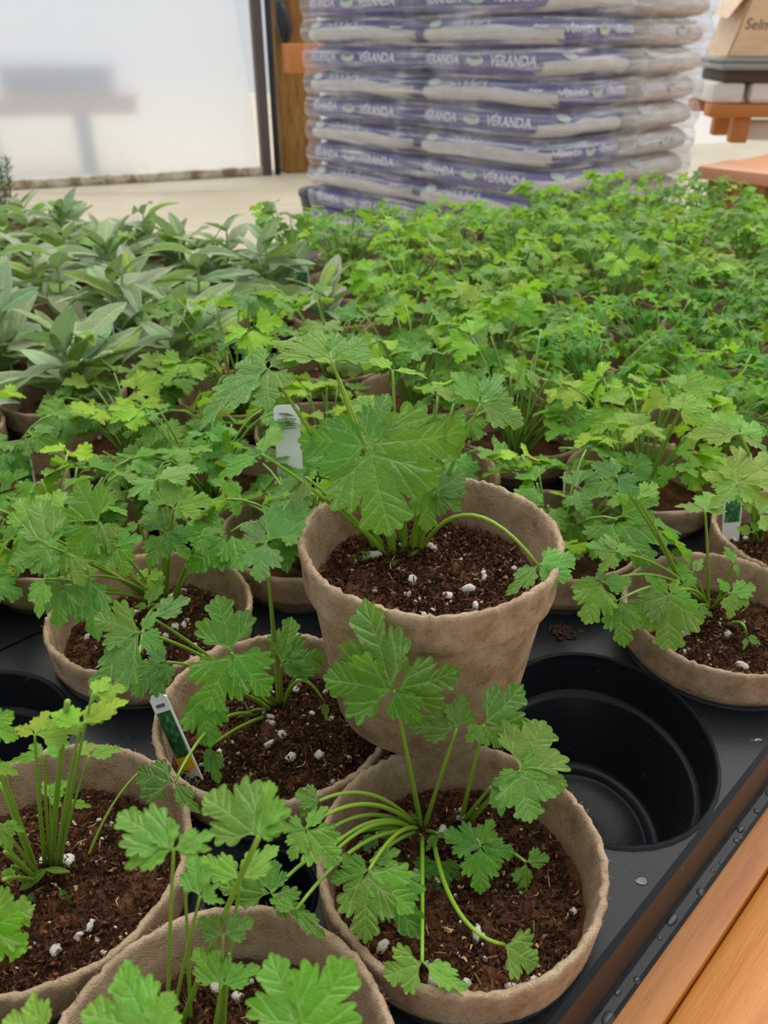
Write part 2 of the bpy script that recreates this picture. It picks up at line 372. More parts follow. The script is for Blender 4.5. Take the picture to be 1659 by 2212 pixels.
def flap_mesh(a, b, seed):
    vs = []; n = 26; fs = []
    for i in range(n+1):
        x = -a*.93 + 1.86*a*i/n; arch = .016*(1-(x/a)**2) + .004*noise.noise(Vector((x*9, seed, 0)))
        for z, o in ((.002+arch, .001), (-.008+arch, .007), (-.022+arch, .009), (-.036+arch, .007), (-.036+arch, .001)):
            vs.append((x, -bag_y(x, max(-.03, min(.03, z)), a, b, BC)*(.985) - o, z))
    for i in range(n):
        for k in range(4): fs.append((i*5+k, (i+1)*5+k, (i+1)*5+k+1, i*5+k+1))
    return mesh('seam', vs, fs, M_FLAP)
FL1 = [flap_mesh(BA, BB, s) for s in range(2)]; FL2 = [flap_mesh(BB, BA, s+3) for s in range(2)]
def upc_mesh(a, b):
    vs = []
    for x, z in ((.66*a, .012), (.80*a, .010), (.83*a, .034), (.69*a, .036)): vs.append((x, -bag_y(x, z, a, b, BC) - .006, z))
    return mesh('barcode_panel', vs, [(0, 1, 2, 3)], M_WHITE)
UPC1 = upc_mesh(BA, BB); UPC2 = upc_mesh(BB, BA)
LINE = mesh('print_lines', [], [])
rz1 = math.atan2(-P1.y, -P1.x)            # local +x runs towards the near corner on the left face, local -y outwards
pal = empty('wooden_pallet', PC + P1*(L1/2) + P2*(L2/2), rz1); tag(pal, 'weathered wooden pallet under the wrapped stack of bags', 'pallet')
M_PAL = paint_mat('pallet_wood', lin(150, 128, 100), lin(120, 98, 74), lin(170, 150, 122), .8)
for k in range(7): link('deck_board', bevel(MB().box((-L1/2+.005+k*.168, -L2/2+.01, .115), (-L1/2+.145+k*.168, L2/2-.01, .137)).me('board', M_PAL), .003), pal)
for y in (-L2/2+.02, -.04, L2/2-.1): link('stringer', bevel(MB().box((-L1/2, y, .0), (L1/2, y+.08, .115)).me('stringer', M_PAL), .004), pal)
ORD = 'first second third fourth fifth sixth seventh eighth ninth tenth eleventh twelfth thirteenth fourteenth fifteenth'.split()
for k in range(15):
    z = .137 + LH*(k+.5); A = k % 2 == 0
    slots = []
    for s in (0, 1):   # left face, far bag s=0 and near-corner bag s=1
        c = PC + P1*(L1*(.75 if s == 0 else .25)) + P2*(L2*.25)
        slots.append((c, 0, s))
    c = PC + P1*(L1*.25) + P2*(L2*.75); slots.append((c, 1, 2))
    for c, side, s in slots:
        o = empty('soil_bag', Vector((c.x, c.y, z)) + P1*rnd.uniform(-.0012, .0012) + P2*rnd.uniform(-.0012, .0012), rz1 + rnd.uniform(-.002, .002))
        tag(o, ('cream' if s == 2 else 'purple') + ' bag of potting mix in the ' + ORD[k] + ' layer above the pallet, ' + ['by the timber post', 'at the near corner', 'by the cardboard box'][s], 'bag', ['bags by the post', 'bags at the corner', 'bags by the box'][s])
        link('bag_body', (BAGC[k % 2] if s == 2 else BAGP[(k+s) % 3]), o)
        f1 = Matrix.Identity(4); f2 = Matrix.Rotation(R(90), 4, 'Z')
        if s < 2:
            if A:
                link('brand_name', PR1['t1'], o); link('brand_name', PR1['t2'], o); ov = link('brand_oval', PR1['ov'], o); link('oval_leaf', PR1['og'], ov)
            else:
                link('end_seam', FL1[(k//2+s) % 2], o); link('brand_name', PR1['t3'], o); link('brand_oval', PR1['ov2'], o); link('barcode_panel', UPC1, o)
        if s >= 1:
            if A:
                link('end_seam', FL2[(k//2) % 2], o, f2); link('brand_oval', PR2['ov2'], o, f2)
            else:
                link('brand_name', PR2['t1'], o, f2); link('brand_name', PR2['t2'], o, f2); ov = link('brand_oval', PR2['ov'], o, f2); link('oval_leaf', PR2['og'], ov)
            if s == 2 and A is False:
                pass
# stretch film hugging the stack
def wrap_mesh():
    per = []; r = .07; seg = 90
    def pt(t):   # rounded rectangle in pallet axes, origin at pallet centre
        w, h = L1/2 + .019, L2/2 + .019; th = 2*math.pi*t; cx, sx = math.cos(th), math.sin(th); q = (abs(cx)**12 + abs(sx)**12)**(-1/12)
        return cx*q*w, sx*q*h
    n = 160; top = .137 + LH*15.2; nz = 150; vs = []; fs = []; uvs = []
    for k in range(nz+1):
        z = .139 + (top-.139)*k/nz; ph = ((z-.137)/LH) % 1.0; bul = 1-abs(2*ph-1)**2.2
        for j in range(n):
            x, y = pt(j/n); f = 1 - .022*(1-bul) + .005*noise.noise(Vector((x*6, y*6, z*30)))
            p = PC + P1*(L1/2) + P2*(L2/2) - P1*(x*f) + P2*(y*f); vs.append((p.x, p.y, z)); uvs.append((j/n*4, z))
    for k in range(nz):
        for j in range(n): fs.append((k*n+j, k*n+(j+1) % n, (k+1)*n+(j+1) % n, (k+1)*n+j))
    me = mesh('stretch_wrap', vs, fs, M_WRAP); ul = me.uv_layers.new(name='UVMap')
    for p in me.polygons:
        wrapj = (p.vertices[0] % n) == n-1
        for li in p.loop_indices:
            vi = me.loops[li].vertex_index; u, w = uvs[vi]
            if wrapj and vi % n == 0: u = 4.0
            ul.data[li].uv = (u, w)
    return me
tag(link('stretch_wrap', wrap_mesh()), 'clear streaky stretch film wound around the stack of bags', 'plastic wrap')
# black planter by the pallet
pp = aty(640, 432, 3.75); zt = pp.z
o = empty('black_planter', (pp.x + .170, 3.75, 0)); tag(o, 'black tapered planter tub on the concrete behind the wrapped bags', 'planter')
zt = max(.3, pp.z)
link('planter_body', MB().lathe([(.105, 0), (.155, zt-.02), (.160, zt-.02), (.160, zt), (.152, zt), (.150, zt-.03), (.10, .02)], 28).me('planter', plain('planter_plastic', lin(48, 58, 64), .4)), o)

# ------------------------------------------------------------------ things at the right: bench, riser, box
def aty2(x, y, Y): return aty(x, y, Y)
bz = .53
c0 = atz(1505, 357, bz); c1 = atz(1700, 378, bz); d = (c1 - c0).normalized(); nrm = Vector((-d.y, d.x, 0))
bo = empty('orange_bench', (c0.x, c0.y, 0), math.atan2(d.y, d.x)); tag(bo, 'salmon orange slatted bench beside the wrapped pallet', 'bench')
for k in range(3): link('bench_board', bevel(MB().box((0 if k == 0 else .02, .0 + k*.225, bz-.04), (1.3, .22 + k*.225, bz)).me('board', M_BENCH2), .012), bo)
link('apron', bevel(MB().box((.03, .03, bz-.15), (1.28, .07, bz-.035)).me('apron', M_TIMBER), .006), bo)
for x in (.08, 1.16):
    for y in (.06, .56): link('leg', bevel(MB().box((x, y, 0), (x+.09, y+.09, bz-.03)).me('leg', M_TIMBER), .006), bo)
def right_item(pix, Y): p = aty(*pix, Y); return p
YR = 3.30
q0 = aty(1537, 225, YR); q1 = aty(1537, 254, YR); ht = q0.z - q1.z
rz = R(-6)
ro = empty('orange_riser', (q0.x, YR, bz), rz); tag(ro, 'low orange timber riser standing on the salmon bench', 'riser')
zb0, zb1 = q1.z - bz, q0.z - bz
link('rail', bevel(MB().box((0, 0, zb0), (.9, .10, zb1)).me('rail', M_BEAM), .006), ro); link('rail', bevel(MB().box((0, .28, zb0), (.9, .38, zb1)).me('rail', M_BEAM), .006), ro)
for x in (.10, .70):
    for y in (.03, .30): link('leg', bevel(MB().box((x, y, 0), (x+.06, y+.06, zb0)).me('leg', M_BEAM), .004), ro)
zs0 = q0.z; zs1 = aty(1555, 178, YR).z
for i, (xa, xb) in enumerate(((.0, .115), (.135, .32), (.34, .52))):
    o = link('foam_block', bevel(MB().box((xa, .02, 0), (xb, .36, zs1-zs0)).me('foam', M_STYRO), .014)); o.matrix_basis = Matrix.Translation((q0.x, YR, zs0)) @ Matrix.Rotation(rz, 4, 'Z')
    tag(o, ['small white foam block at the end of the riser rail', 'white foam block in the middle of the riser rail', 'white foam block further along the riser rail'][i], 'block')
o = link('foam_slab', bevel(MB().box((.16, .12, 0), (.65, .26, zb0*.75)).me('foam', M_STYRO), .012)); o.matrix_basis = Matrix.Translation((q0.x, YR, bz)) @ Matrix.Rotation(rz, 4, 'Z'); tag(o, 'long white foam slab lying on the bench under the riser', 'slab')
zt0 = zs1; zt1 = aty(1555, 125, YR).z
to = empty('metal_shelf_tray', (q0.x + .02, YR, zt0), rz); tag(to, 'grey metal tray laid across the white foam blocks', 'tray')
h = zt1 - zt0
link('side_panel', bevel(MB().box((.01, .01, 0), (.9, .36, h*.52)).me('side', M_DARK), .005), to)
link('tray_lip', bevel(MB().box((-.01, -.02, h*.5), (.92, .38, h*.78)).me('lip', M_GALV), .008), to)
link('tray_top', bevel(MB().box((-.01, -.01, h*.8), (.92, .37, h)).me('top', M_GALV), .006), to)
cb = empty('cardboard_box', (q0.x + .03, YR + .02, zt1), rz); tag(cb, 'open tan cardboard box with grey lettering standing on the metal tray', 'box')
lean = Matrix.Shear('XY', 4, (.18, 0)); bt = .24
vs = [(0, 0), (.55, 0), (.55, .33), (0, .33)]
mbx = MB()
def panel(p, q, z0, z1, th, name, ins=0.0):
    p = Vector((*p, 0)); q = Vector((*q, 0)); t = (q-p).normalized(); nn = Vector((-t.y, t.x, 0))*th
    sh = lambda v, z: Vector((v.x + .26*z, v.y, z))
    m = MB().add([sh(p, z0), sh(q, z0), sh(q+nn, z0), sh(p+nn, z0), sh(p, z1), sh(q, z1), sh(q+nn, z1), sh(p+nn, z1)], [(3,2,1,0),(4,5,6,7),(0,1,5,4),(1,2,6,5),(2,3,7,6),(3,0,4,7)])
    return link(name, m.me(name, M_CARD, False), cb)
fp = panel((0, 0), (.55, 0), 0, bt, .006, 'front_panel'); panel((.55, 0), (.55, .33), 0, bt, .006, 'side_panel'); panel((.55, .33), (0, .33), 0, bt, .006, 'back_panel'); panel((0, .33), (0, 0), 0, bt, .006, 'side_panel')
link('bottom_panel', MB().box((0, 0, 0), (.55, .33, .006)).me('bottom', M_CARD), cb)
fm = MB().add([(.062, 0, bt-.002), (.062, .33, bt-.002), (.00, .31, bt-.10), (-.015, .03, bt-.12), (.066, 0, bt), (.066, .33, bt), (.004, .31, bt-.1), (-.011, .03, bt-.12)], [(0,1,2,3),(7,6,5,4),(0,3,7,4),(1,5,6,2),(2,6,7,3)])
link('flap', fm.me('flap', M_CARD, False), cb)
tm = text_mesh('Selma', .047, M_INK, 'lettering', .0004, .08)
lt = link('lettering', tm, fp, Matrix.Translation((.098, -.0012, .10)) @ Matrix.Rotation(R(90), 4, 'X') @ Matrix.Rotation(R(-3), 4, 'Z'))
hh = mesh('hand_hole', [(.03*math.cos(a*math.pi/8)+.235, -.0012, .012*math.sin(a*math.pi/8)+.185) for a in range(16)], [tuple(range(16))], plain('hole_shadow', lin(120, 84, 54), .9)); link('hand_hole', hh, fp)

# ------------------------------------------------------------------ growing bench and trays
RIM, DECK, BENCH = .635, .613, .548
gb = empty('growing_bench', UV(.8, .4, 0), R(45)); tag(gb, 'orange painted plank bench carrying the black plant trays', 'bench')
def bplank(u0, u1, v0, v1): return link('plank', bevel(MB().box((u0-.8, v0-.4, BENCH-.03), (u1-.8, v1-.4, BENCH)).me('plank', M_BENCH), .0025), gb)
v = -.115
while v < .83:
    bplank(-.5, 1.46, v, v + .158); v += .1585
bplank(-.5, 1.46, .836, .862)
lb = empty('side_bench', UV(.0, 1.4, 0), R(135)); tag(lb, 'orange painted plank bench carrying the sage plants at right angles', 'bench')
for k in range(6): link('plank', bevel(MB().box((-.535, -.55 + k*.1585 + .0005, BENCH-.03), (1.0, -.55 + (k+1)*.1585, BENCH)).me('plank', M_BENCH), .0025), lb)
for (u, v_) in ((-.4, -.05), (1.34, -.05), (-.4, .75), (1.34, .75)):
    link('leg', bevel(MB().box((u-.8, v_-.4, 0), (u-.71, v_-.31, BENCH-.03)).me('leg', M_TIMBER), .005), gb)
for (u, v_) in ((-.3, 2.2), (.42, 2.2)):
    p = UV(u, v_, 0) - UV(.0, 1.4, 0)
    lm = MB().box((-.045, -.045, 0), (.045, .045, BENCH-.03)).me('leg', M_TIMBER)
    o = link('leg', bevel(lm, .005), lb, Matrix.Translation(Matrix.Rotation(R(-135), 3, 'Z') @ p))

def cell(i, j): return .047 + .1*i, .11 + .1*j
HOLES = {}
OPENING = (.097, .159, .0185)
ECC = {(2, 0): 1.16}
HERO_UV = {(0, 0): (.0478, .1120), (1, 0): (.1485, .1105), (0, 1): (.0455, .2125), (1, 1): (.1455, .2108), (1, 2): (.1461, .3105), (3, 0): (.3475, .1075), (4, 0): (.4480, .1080)}
SHIFT = {(2, 1): (0, .0030), (2, 2): (0, .001), (5, 0): (.0010, 0)}
def pot_uv(i, j):
    if (i, j) in HERO_UV: return HERO_UV[(i, j)]
    u, w = cell(i, j); a, b = SHIFT.get((i, j), (0, 0)); return u + a, w + b
SPECIAL = {(2, 0): (.2487, .1145, .0478), (0, 2): (.0470, .3105, .0466)}
def visible(i, j, mx=800, my=(150, 2480)):
    u, w = cell(i, j); p = UV(u, w, RIM); d = p - EYE
    if d.dot(FW) < .12: return False
    x, y, z = proj(p); rr = .07*FPX/z; return -rr-mx*.4 < x < 1659+rr+mx*.4 and y - rr < 2212+260
def in_bed(i, j):
    u, w = cell(i, j)
    if j < 0: return False
    if w < .84: return u < 1.40
    return u < .58 and w < 1.95
NC, NR = 5, 3
def build_tray(ti, tj):
    cells = [(ti*NC+a - 1, tj*NR+b_) for a in range(NC) for b_ in range(NR)]
    cells = [c for c in cells if in_bed(*c)]
    if not any(visible(*c) for c in cells): return
    i0 = min(c[0] for c in cells); i1 = max(c[0] for c in cells); j0 = min(c[1] for c in cells); j1 = max(c[1] for c in cells)
    u0, v0 = cell(i0, j0); u1, v1 = cell(i1, j1); u0 -= .0492; u1 += .0492; v0 -= .049; v1 += .0492
    root = empty('plant_tray', UV((u0+u1)/2, (v0+v1)/2, BENCH), R(45)); cu, cv = (u0+u1)/2, (v0+v1)/2; H = DECK - BENCH
    near = tj == 0 or proj(UV(cu, cv, DECK))[2] < .75
    # deck with holes
    pts = [Vector((u0-cu, v0-cv)), Vector((u1-cu, v0-cv)), Vector((u1-cu, v1-cv)), Vector((u0-cu, v1-cv))]; edges = [(0, 1), (1, 2), (2, 3), (3, 0)]
    hs = []
    for c in cells:
        u, w, r = SPECIAL.get(c, (*pot_uv(*c), .0466)); hs.append((u-cu, w-cv, r))
    if ti == 0 and tj == 0: cells = cells + ['opening']; hs.append((OPENING[0]-cu, OPENING[1]-cv, OPENING[2]))
    def ell(k, a, rr_):      # openings may be slightly oval
        x, y, r = hs[k]; e = ECC.get(cells[k], 1.0); px, py = rr_*math.cos(a), rr_*math.sin(a)*e
        return (x + (px + py)*Q, y + (py - px)*Q)
    n = 40 if near else 20
    for k_, (x, y, r) in enumerate(hs):
        b0 = len(pts)
        for a in range(n): pts.append(Vector(ell(k_, 2*math.pi*a/n, r)))
        edges += [(b0+a, b0+(a+1) % n) for a in range(n)]
    V, E_, F_, *_ = delaunay_2d_cdt(pts, edges, [], 0, 1e-6)
    keep = []
    for f in F_:
        c = sum((V[k] for k in f), Vector((0, 0)))/len(f)
        if any(((c.x-x)*Q - (c.y-y)*Q)**2 + (((c.x-x)*Q + (c.y-y)*Q)/ECC.get(cells[k_], 1.0))**2 < (r*.999)**2 for k_, (x, y, r) in enumerate(hs)): continue
        keep.append(tuple(f))
    mb = MB().add([(p.x, p.y, H) for p in V], keep)
    for k_, (x, y, r) in enumerate(hs):   # raised bead around each opening
        mb.lathe([(r-.0004, H-.0015), (r-.0002, H+.0006), (r+.0006, H+.0012), (r+.0016, H+.0006), (r+.0020, H-.0004)], n, 0, 0, fn=lambda p, q, a, z, k_=k_: Vector((*ell(k_, a, q), z)))
    o = link('deck', mb.me('deck', M_TRAY), root); o.data.set_sharp_from_angle(angle=R(50))
    # skirt and flange round the outside
    sk = MB(); prof = [(0, H+.0002), (.0022, H-.0012), (.0052, H-.017), (.0065, H-.0185), (.0096, H-.0188), (.0108, H-.0200), (.0104, H-.0235), (.0085, H-.0235)] if tj == 0 else [(0, H), (.0004, H-.001), (.0004, H-.022)]
    vs = []
    cr = .008
    for d_, z in prof:
        loop = []
        for (sx, sy, ax) in ((u1-cu, v0-cv, -90), (u1-cu, v1-cv, 0), (u0-cu, v1-cv, 90), (u0-cu, v0-cv, 180)):
            for q in range(5):
                a = R(ax + 22.5*q); cx = sx - math.copysign(cr, sx); cy = sy - math.copysign(cr, sy)
                dd_y = d_ if math.sin(a) < 0 else min(d_, .0004)
                dd_x = min(d_, .0004)
                loop.append((cx + (cr + dd_x)*math.cos(a), cy + (cr + dd_y)*math.sin(a), z))
        vs += loop
    L = 20; sk.add(vs, [(k*L+a, (k+1)*L+a, (k+1)*L+(a+1) % L, k*L+(a+1) % L) for k in range(len(prof)-1) for a in range(L)])
    link('skirt', sk.me('skirt', M_TRAY), root).data.set_sharp_from_angle(angle=R(35))
    for c, (x, y, r) in zip(cells, hs):
        if c == 'opening':
            link('cup', MB().lathe([(r, H-.0012), (r-.001, H-.02), (r-.003, .004), (.0001, .003)], n).me('cup', M_TRAY), root, Matrix.Translation((x, y, 0))); continue
        if c in ((2, 0), (0, 2)) or near:
            pf = [(r, H-.0012), (r-.0012, H-.006), (r-.0022, H-.0195), (r-.0026, H-.0205), (r-.0046, H-.0210), (r-.0056, H-.0222), (r-.0115, .006), (r-.013, .004), (r-.0175, .0032), (r-.0182, .0044), (r-.0196, .0044), (r-.0204, .0028), (.008, .0020), (.0001, .0020)]
            if c not in ((2, 0), (0, 2)): pf = [(r, H-.0012), (r-.0004, H-.006), (r-.0010, H-.0195), (r-.0013, H-.0205), (r-.0016, H-.0210), (r-.0018, H-.0222), (r-.0058, .0020), (r-.0064, .0004), (r-.0080, .0004), (r-.0088, .0066), (.008, .0071), (.0001, .0071)]
            e = ECC.get(c, 1.0)
            link('cup', MB().lathe(pf, n, fn=lambda p, q, a, z, e=e: Vector(((q*math.cos(a) + q*e*math.sin(a))*Q, (q*e*math.sin(a) - q*math.cos(a))*Q, z))).me('cup', M_TRAY), root, Matrix.Translation((x, y, 0)))
    return root, cu, cv
trays = []
for ti in range(-1, 5):
    for tj in range(0, 7):
        t = build_tray(ti, tj)
        if t: trays.append((ti, tj, t))
for ti, tj, (t, cu, cv) in trays:
    if tj == 0 and ti == 0: tag(t, 'black plastic tray with an empty round cell at the bench edge', 'plant tray')
    elif tj == 0: tag(t, 'black plastic tray of parsley pots along the bench edge', 'plant tray', 'front row trays')
    elif cell(0, tj*NR)[1] > .84: tag(t, 'black plastic tray under sage pots on the side bench', 'plant tray', 'sage bench trays')
    else: tag(t, 'black plastic tray in the inner rows, mostly hidden by leaves', 'plant tray', 'inner row trays')
# interlock peg on the tray corner (small moulded stud)
# ------------------------------------------------------------------ pots, soil, perlite
PH = .080; RO = .0505
def pot_mesh(seed, n=160, hi=True):
    prof_o = [(.0368, 0), (.0380, .0015), (.0415, .026), (.0448, .050), (.0456, .0570), (.0459, .0606), (.0459, .0618), (.0484, .0622), (.0493, .0630), (.0493, .0648), (.0497, .0735), (.0503, .0788), (.0499, .0802), (.0488, .0806), (.0479, .0800), (.0474, .0785), (.0464, .070), (.0446, .057), (.0436, .050)]
    if not hi: n = 36; prof_o = [(r*.984, z) for r, z in prof_o]
    uvs = []
    def fn(p, r, a, z):
        e = Vector((math.cos(a)*2.2, math.sin(a)*2.2, seed*3.7))
        w = .0006*noise.noise(e) ; top = max(0, (z-.062)/.018)
        f = .0005*noise.noise(Vector((math.cos(a)*22, math.sin(a)*22, z*400 + seed)))
        rr = r + w + f*(.35+1.6*top)
        zz = z + (top if z > .06 else 0)*(.0009*noise.noise(e*1.7) + .0011*noise.noise(Vector((math.cos(a)*26, math.sin(a)*26, seed + r*300))) + .0007*noise.noise(Vector((math.cos(a)*70, math.sin(a)*70, seed + r*900))))
        return Vector((rr*math.cos(a), rr*math.sin(a), zz))
    mb = MB().lathe(prof_o, n, fn=fn)
    mb.f.append(tuple(range(n-1, -1, -1)))
    me = mb.me('peat_pot', M_PEAT); ul = me.uv_layers.new(name='UVMap')
    cum = [0]
    for a, b_ in zip(prof_o, prof_o[1:]): cum.append(cum[-1] + math.hypot(a[0]-b_[0], a[1]-b_[1]))
    for p in me.polygons:
        if len(p.vertices) > 4: continue
        wj = any(me.loops[l].vertex_index % n == n-1 for l in p.loop_indices) and any(me.loops[l].vertex_index % n == 0 for l in p.loop_indices)
        for l in p.loop_indices:
            vi = me.loops[l].vertex_index; j = vi % n; u = j/n
            if wj and j == 0: u = 1.0
            ul.data[l].uv = (u, cum[vi//n]*12)
    return me
POTS = [pot_mesh(s) for s in range(4)]; POTL = [pot_mesh(s+10, hi=False) for s in range(3)]
SOILZ = .058
def soil_mesh(seed, nr, na, amp=1.0, rad=.0447):
    vs = [(0, 0, 0)]; fs = []
    for k in range(1, nr+1):
        r = rad*k/nr
        for j in range(na):
            a = 2*math.pi*j/na; p = Vector((r*math.cos(a), r*math.sin(a), 0))
            h = .0045*noise.noise(p*45 + Vector((seed, 0, 0))) + .0030*noise.noise(p*160 + Vector((0, seed, 0))) + .0020*noise.noise(p*420 + Vector((0, 0, seed)))
            p += Vector((noise.noise(p*500), noise.noise(p*510 + Vector((9, 9, 9))), 0))*.0004
            vs.append((p.x, p.y, h*amp + .0012*(k/nr)**3))
    for j in range(na): fs.append((0, 1+j, 1+(j+1) % na))
    for k in range(1, nr):
        for j in range(na): fs.append((1+(k-1)*na+j, 1+k*na+j, 1+k*na+(j+1) % na, 1+(k-1)*na+(j+1) % na))
    return mesh('soil', vs, fs, M_SOIL)
SOILS = [soil_mesh(s*13.1, 46, 150) for s in range(3)]; SOILL = [soil_mesh(s*7.7+3, 9, 28, rad=.0438) for s in range(2)]
def chips_mesh(seed, count):
    rr = random.Random(seed); mb = MB(); tone = []
    for _ in range(count):
        r = .0425*math.sqrt(rr.random()); a = rr.random()*6.283; c = Vector((r*math.cos(a), r*math.sin(a), rr.uniform(-.0015, .0042)))
        L = rr.choice((.0007, .0010, .0013, .0018, .0030))*rr.uniform(.6, 1.2); w = rr.uniform(.00010, .00028) if L > .0014 else rr.uniform(.0003, .0007)
        M = Matrix.Translation(c) @ Matrix.Rotation(rr.random()*6.283, 4, 'Z') @ Matrix.Rotation(rr.gauss(0, .6), 4, 'Y') @ Matrix.Rotation(rr.random()*6, 4, 'X')
        b0 = len(mb.v); bend = rr.uniform(-.5, .5)*L
        vs = [(-L, -w, 0), (-L, w, 0), (0, w + bend, w), (0, -w + bend, w*1.2), (L, w*.5, 0), (L, -w*.5, 0), (0, bend, -w)]
        mb.add([M @ Vector(v) for v in vs], [(0, 3, 2, 1), (3, 5, 4, 2), (0, 1, 6), (1, 2, 6), (2, 4, 6), (4, 5, 6), (5, 3, 6), (3, 0, 6)])
        tn = rr.random()**1.4*.9 if rr.random() < .972 else 1.0; tone += [tn]*7
    me = mb.me('soil_fibres', M_CHIP, False); at = me.attributes.new('tone', 'FLOAT', 'POINT'); at.data.foreach_set('value', tone); return me
CHIPS = [chips_mesh(s, 6000) for s in range(2)]
def ico(seed):
    bm = bmesh.new(); bmesh.ops.create_icosphere(bm, subdivisions=2, radius=1)
    for v_ in bm.verts:
        f = 1 + .38*noise.noise(v_.co*1.6 + Vector((seed*5, 0, 0))) + .16*noise.noise(v_.co*4 + Vector((0, seed*3, 0))); v_.co = v_.co*f; v_.co.z *= .75
    me = bpy.data.meshes.new('perlite'); bm.to_mesh(me); bm.free(); me.materials.append(M_PERL); me.shade_smooth(); return me
PERL = [ico(s) for s in range(5)]
def fuzz_mesh(seed):
    rr = random.Random(seed); mb = MB()
    for _ in range(420):
        a = rr.random()*6.283; r = rr.uniform(.0468, .0503); p = Vector((r*math.cos(a), r*math.sin(a), .0798 if rr.random() < .8 else rr.uniform(.067, .079)))
        if p.z < .0795: p.xy = Vector((math.cos(a), math.sin(a)))*(.0492)
        d_ = Vector((math.cos(a)*rr.uniform(-.5, 1) + rr.gauss(0, .6), math.sin(a)*rr.uniform(-.5, 1) + rr.gauss(0, .6), rr.uniform(-.2, .9))).normalized()*rr.uniform(.0008, .0022)
        mb.tube([p, p + d_*.5 + Vector((0, 0, .0002)), p + d_], [.00009, .00007, .00003], 3, False)
    return mb.me('rim_fibre', M_PEAT)
FUZZ = [fuzz_mesh(s) for s in range(2)]

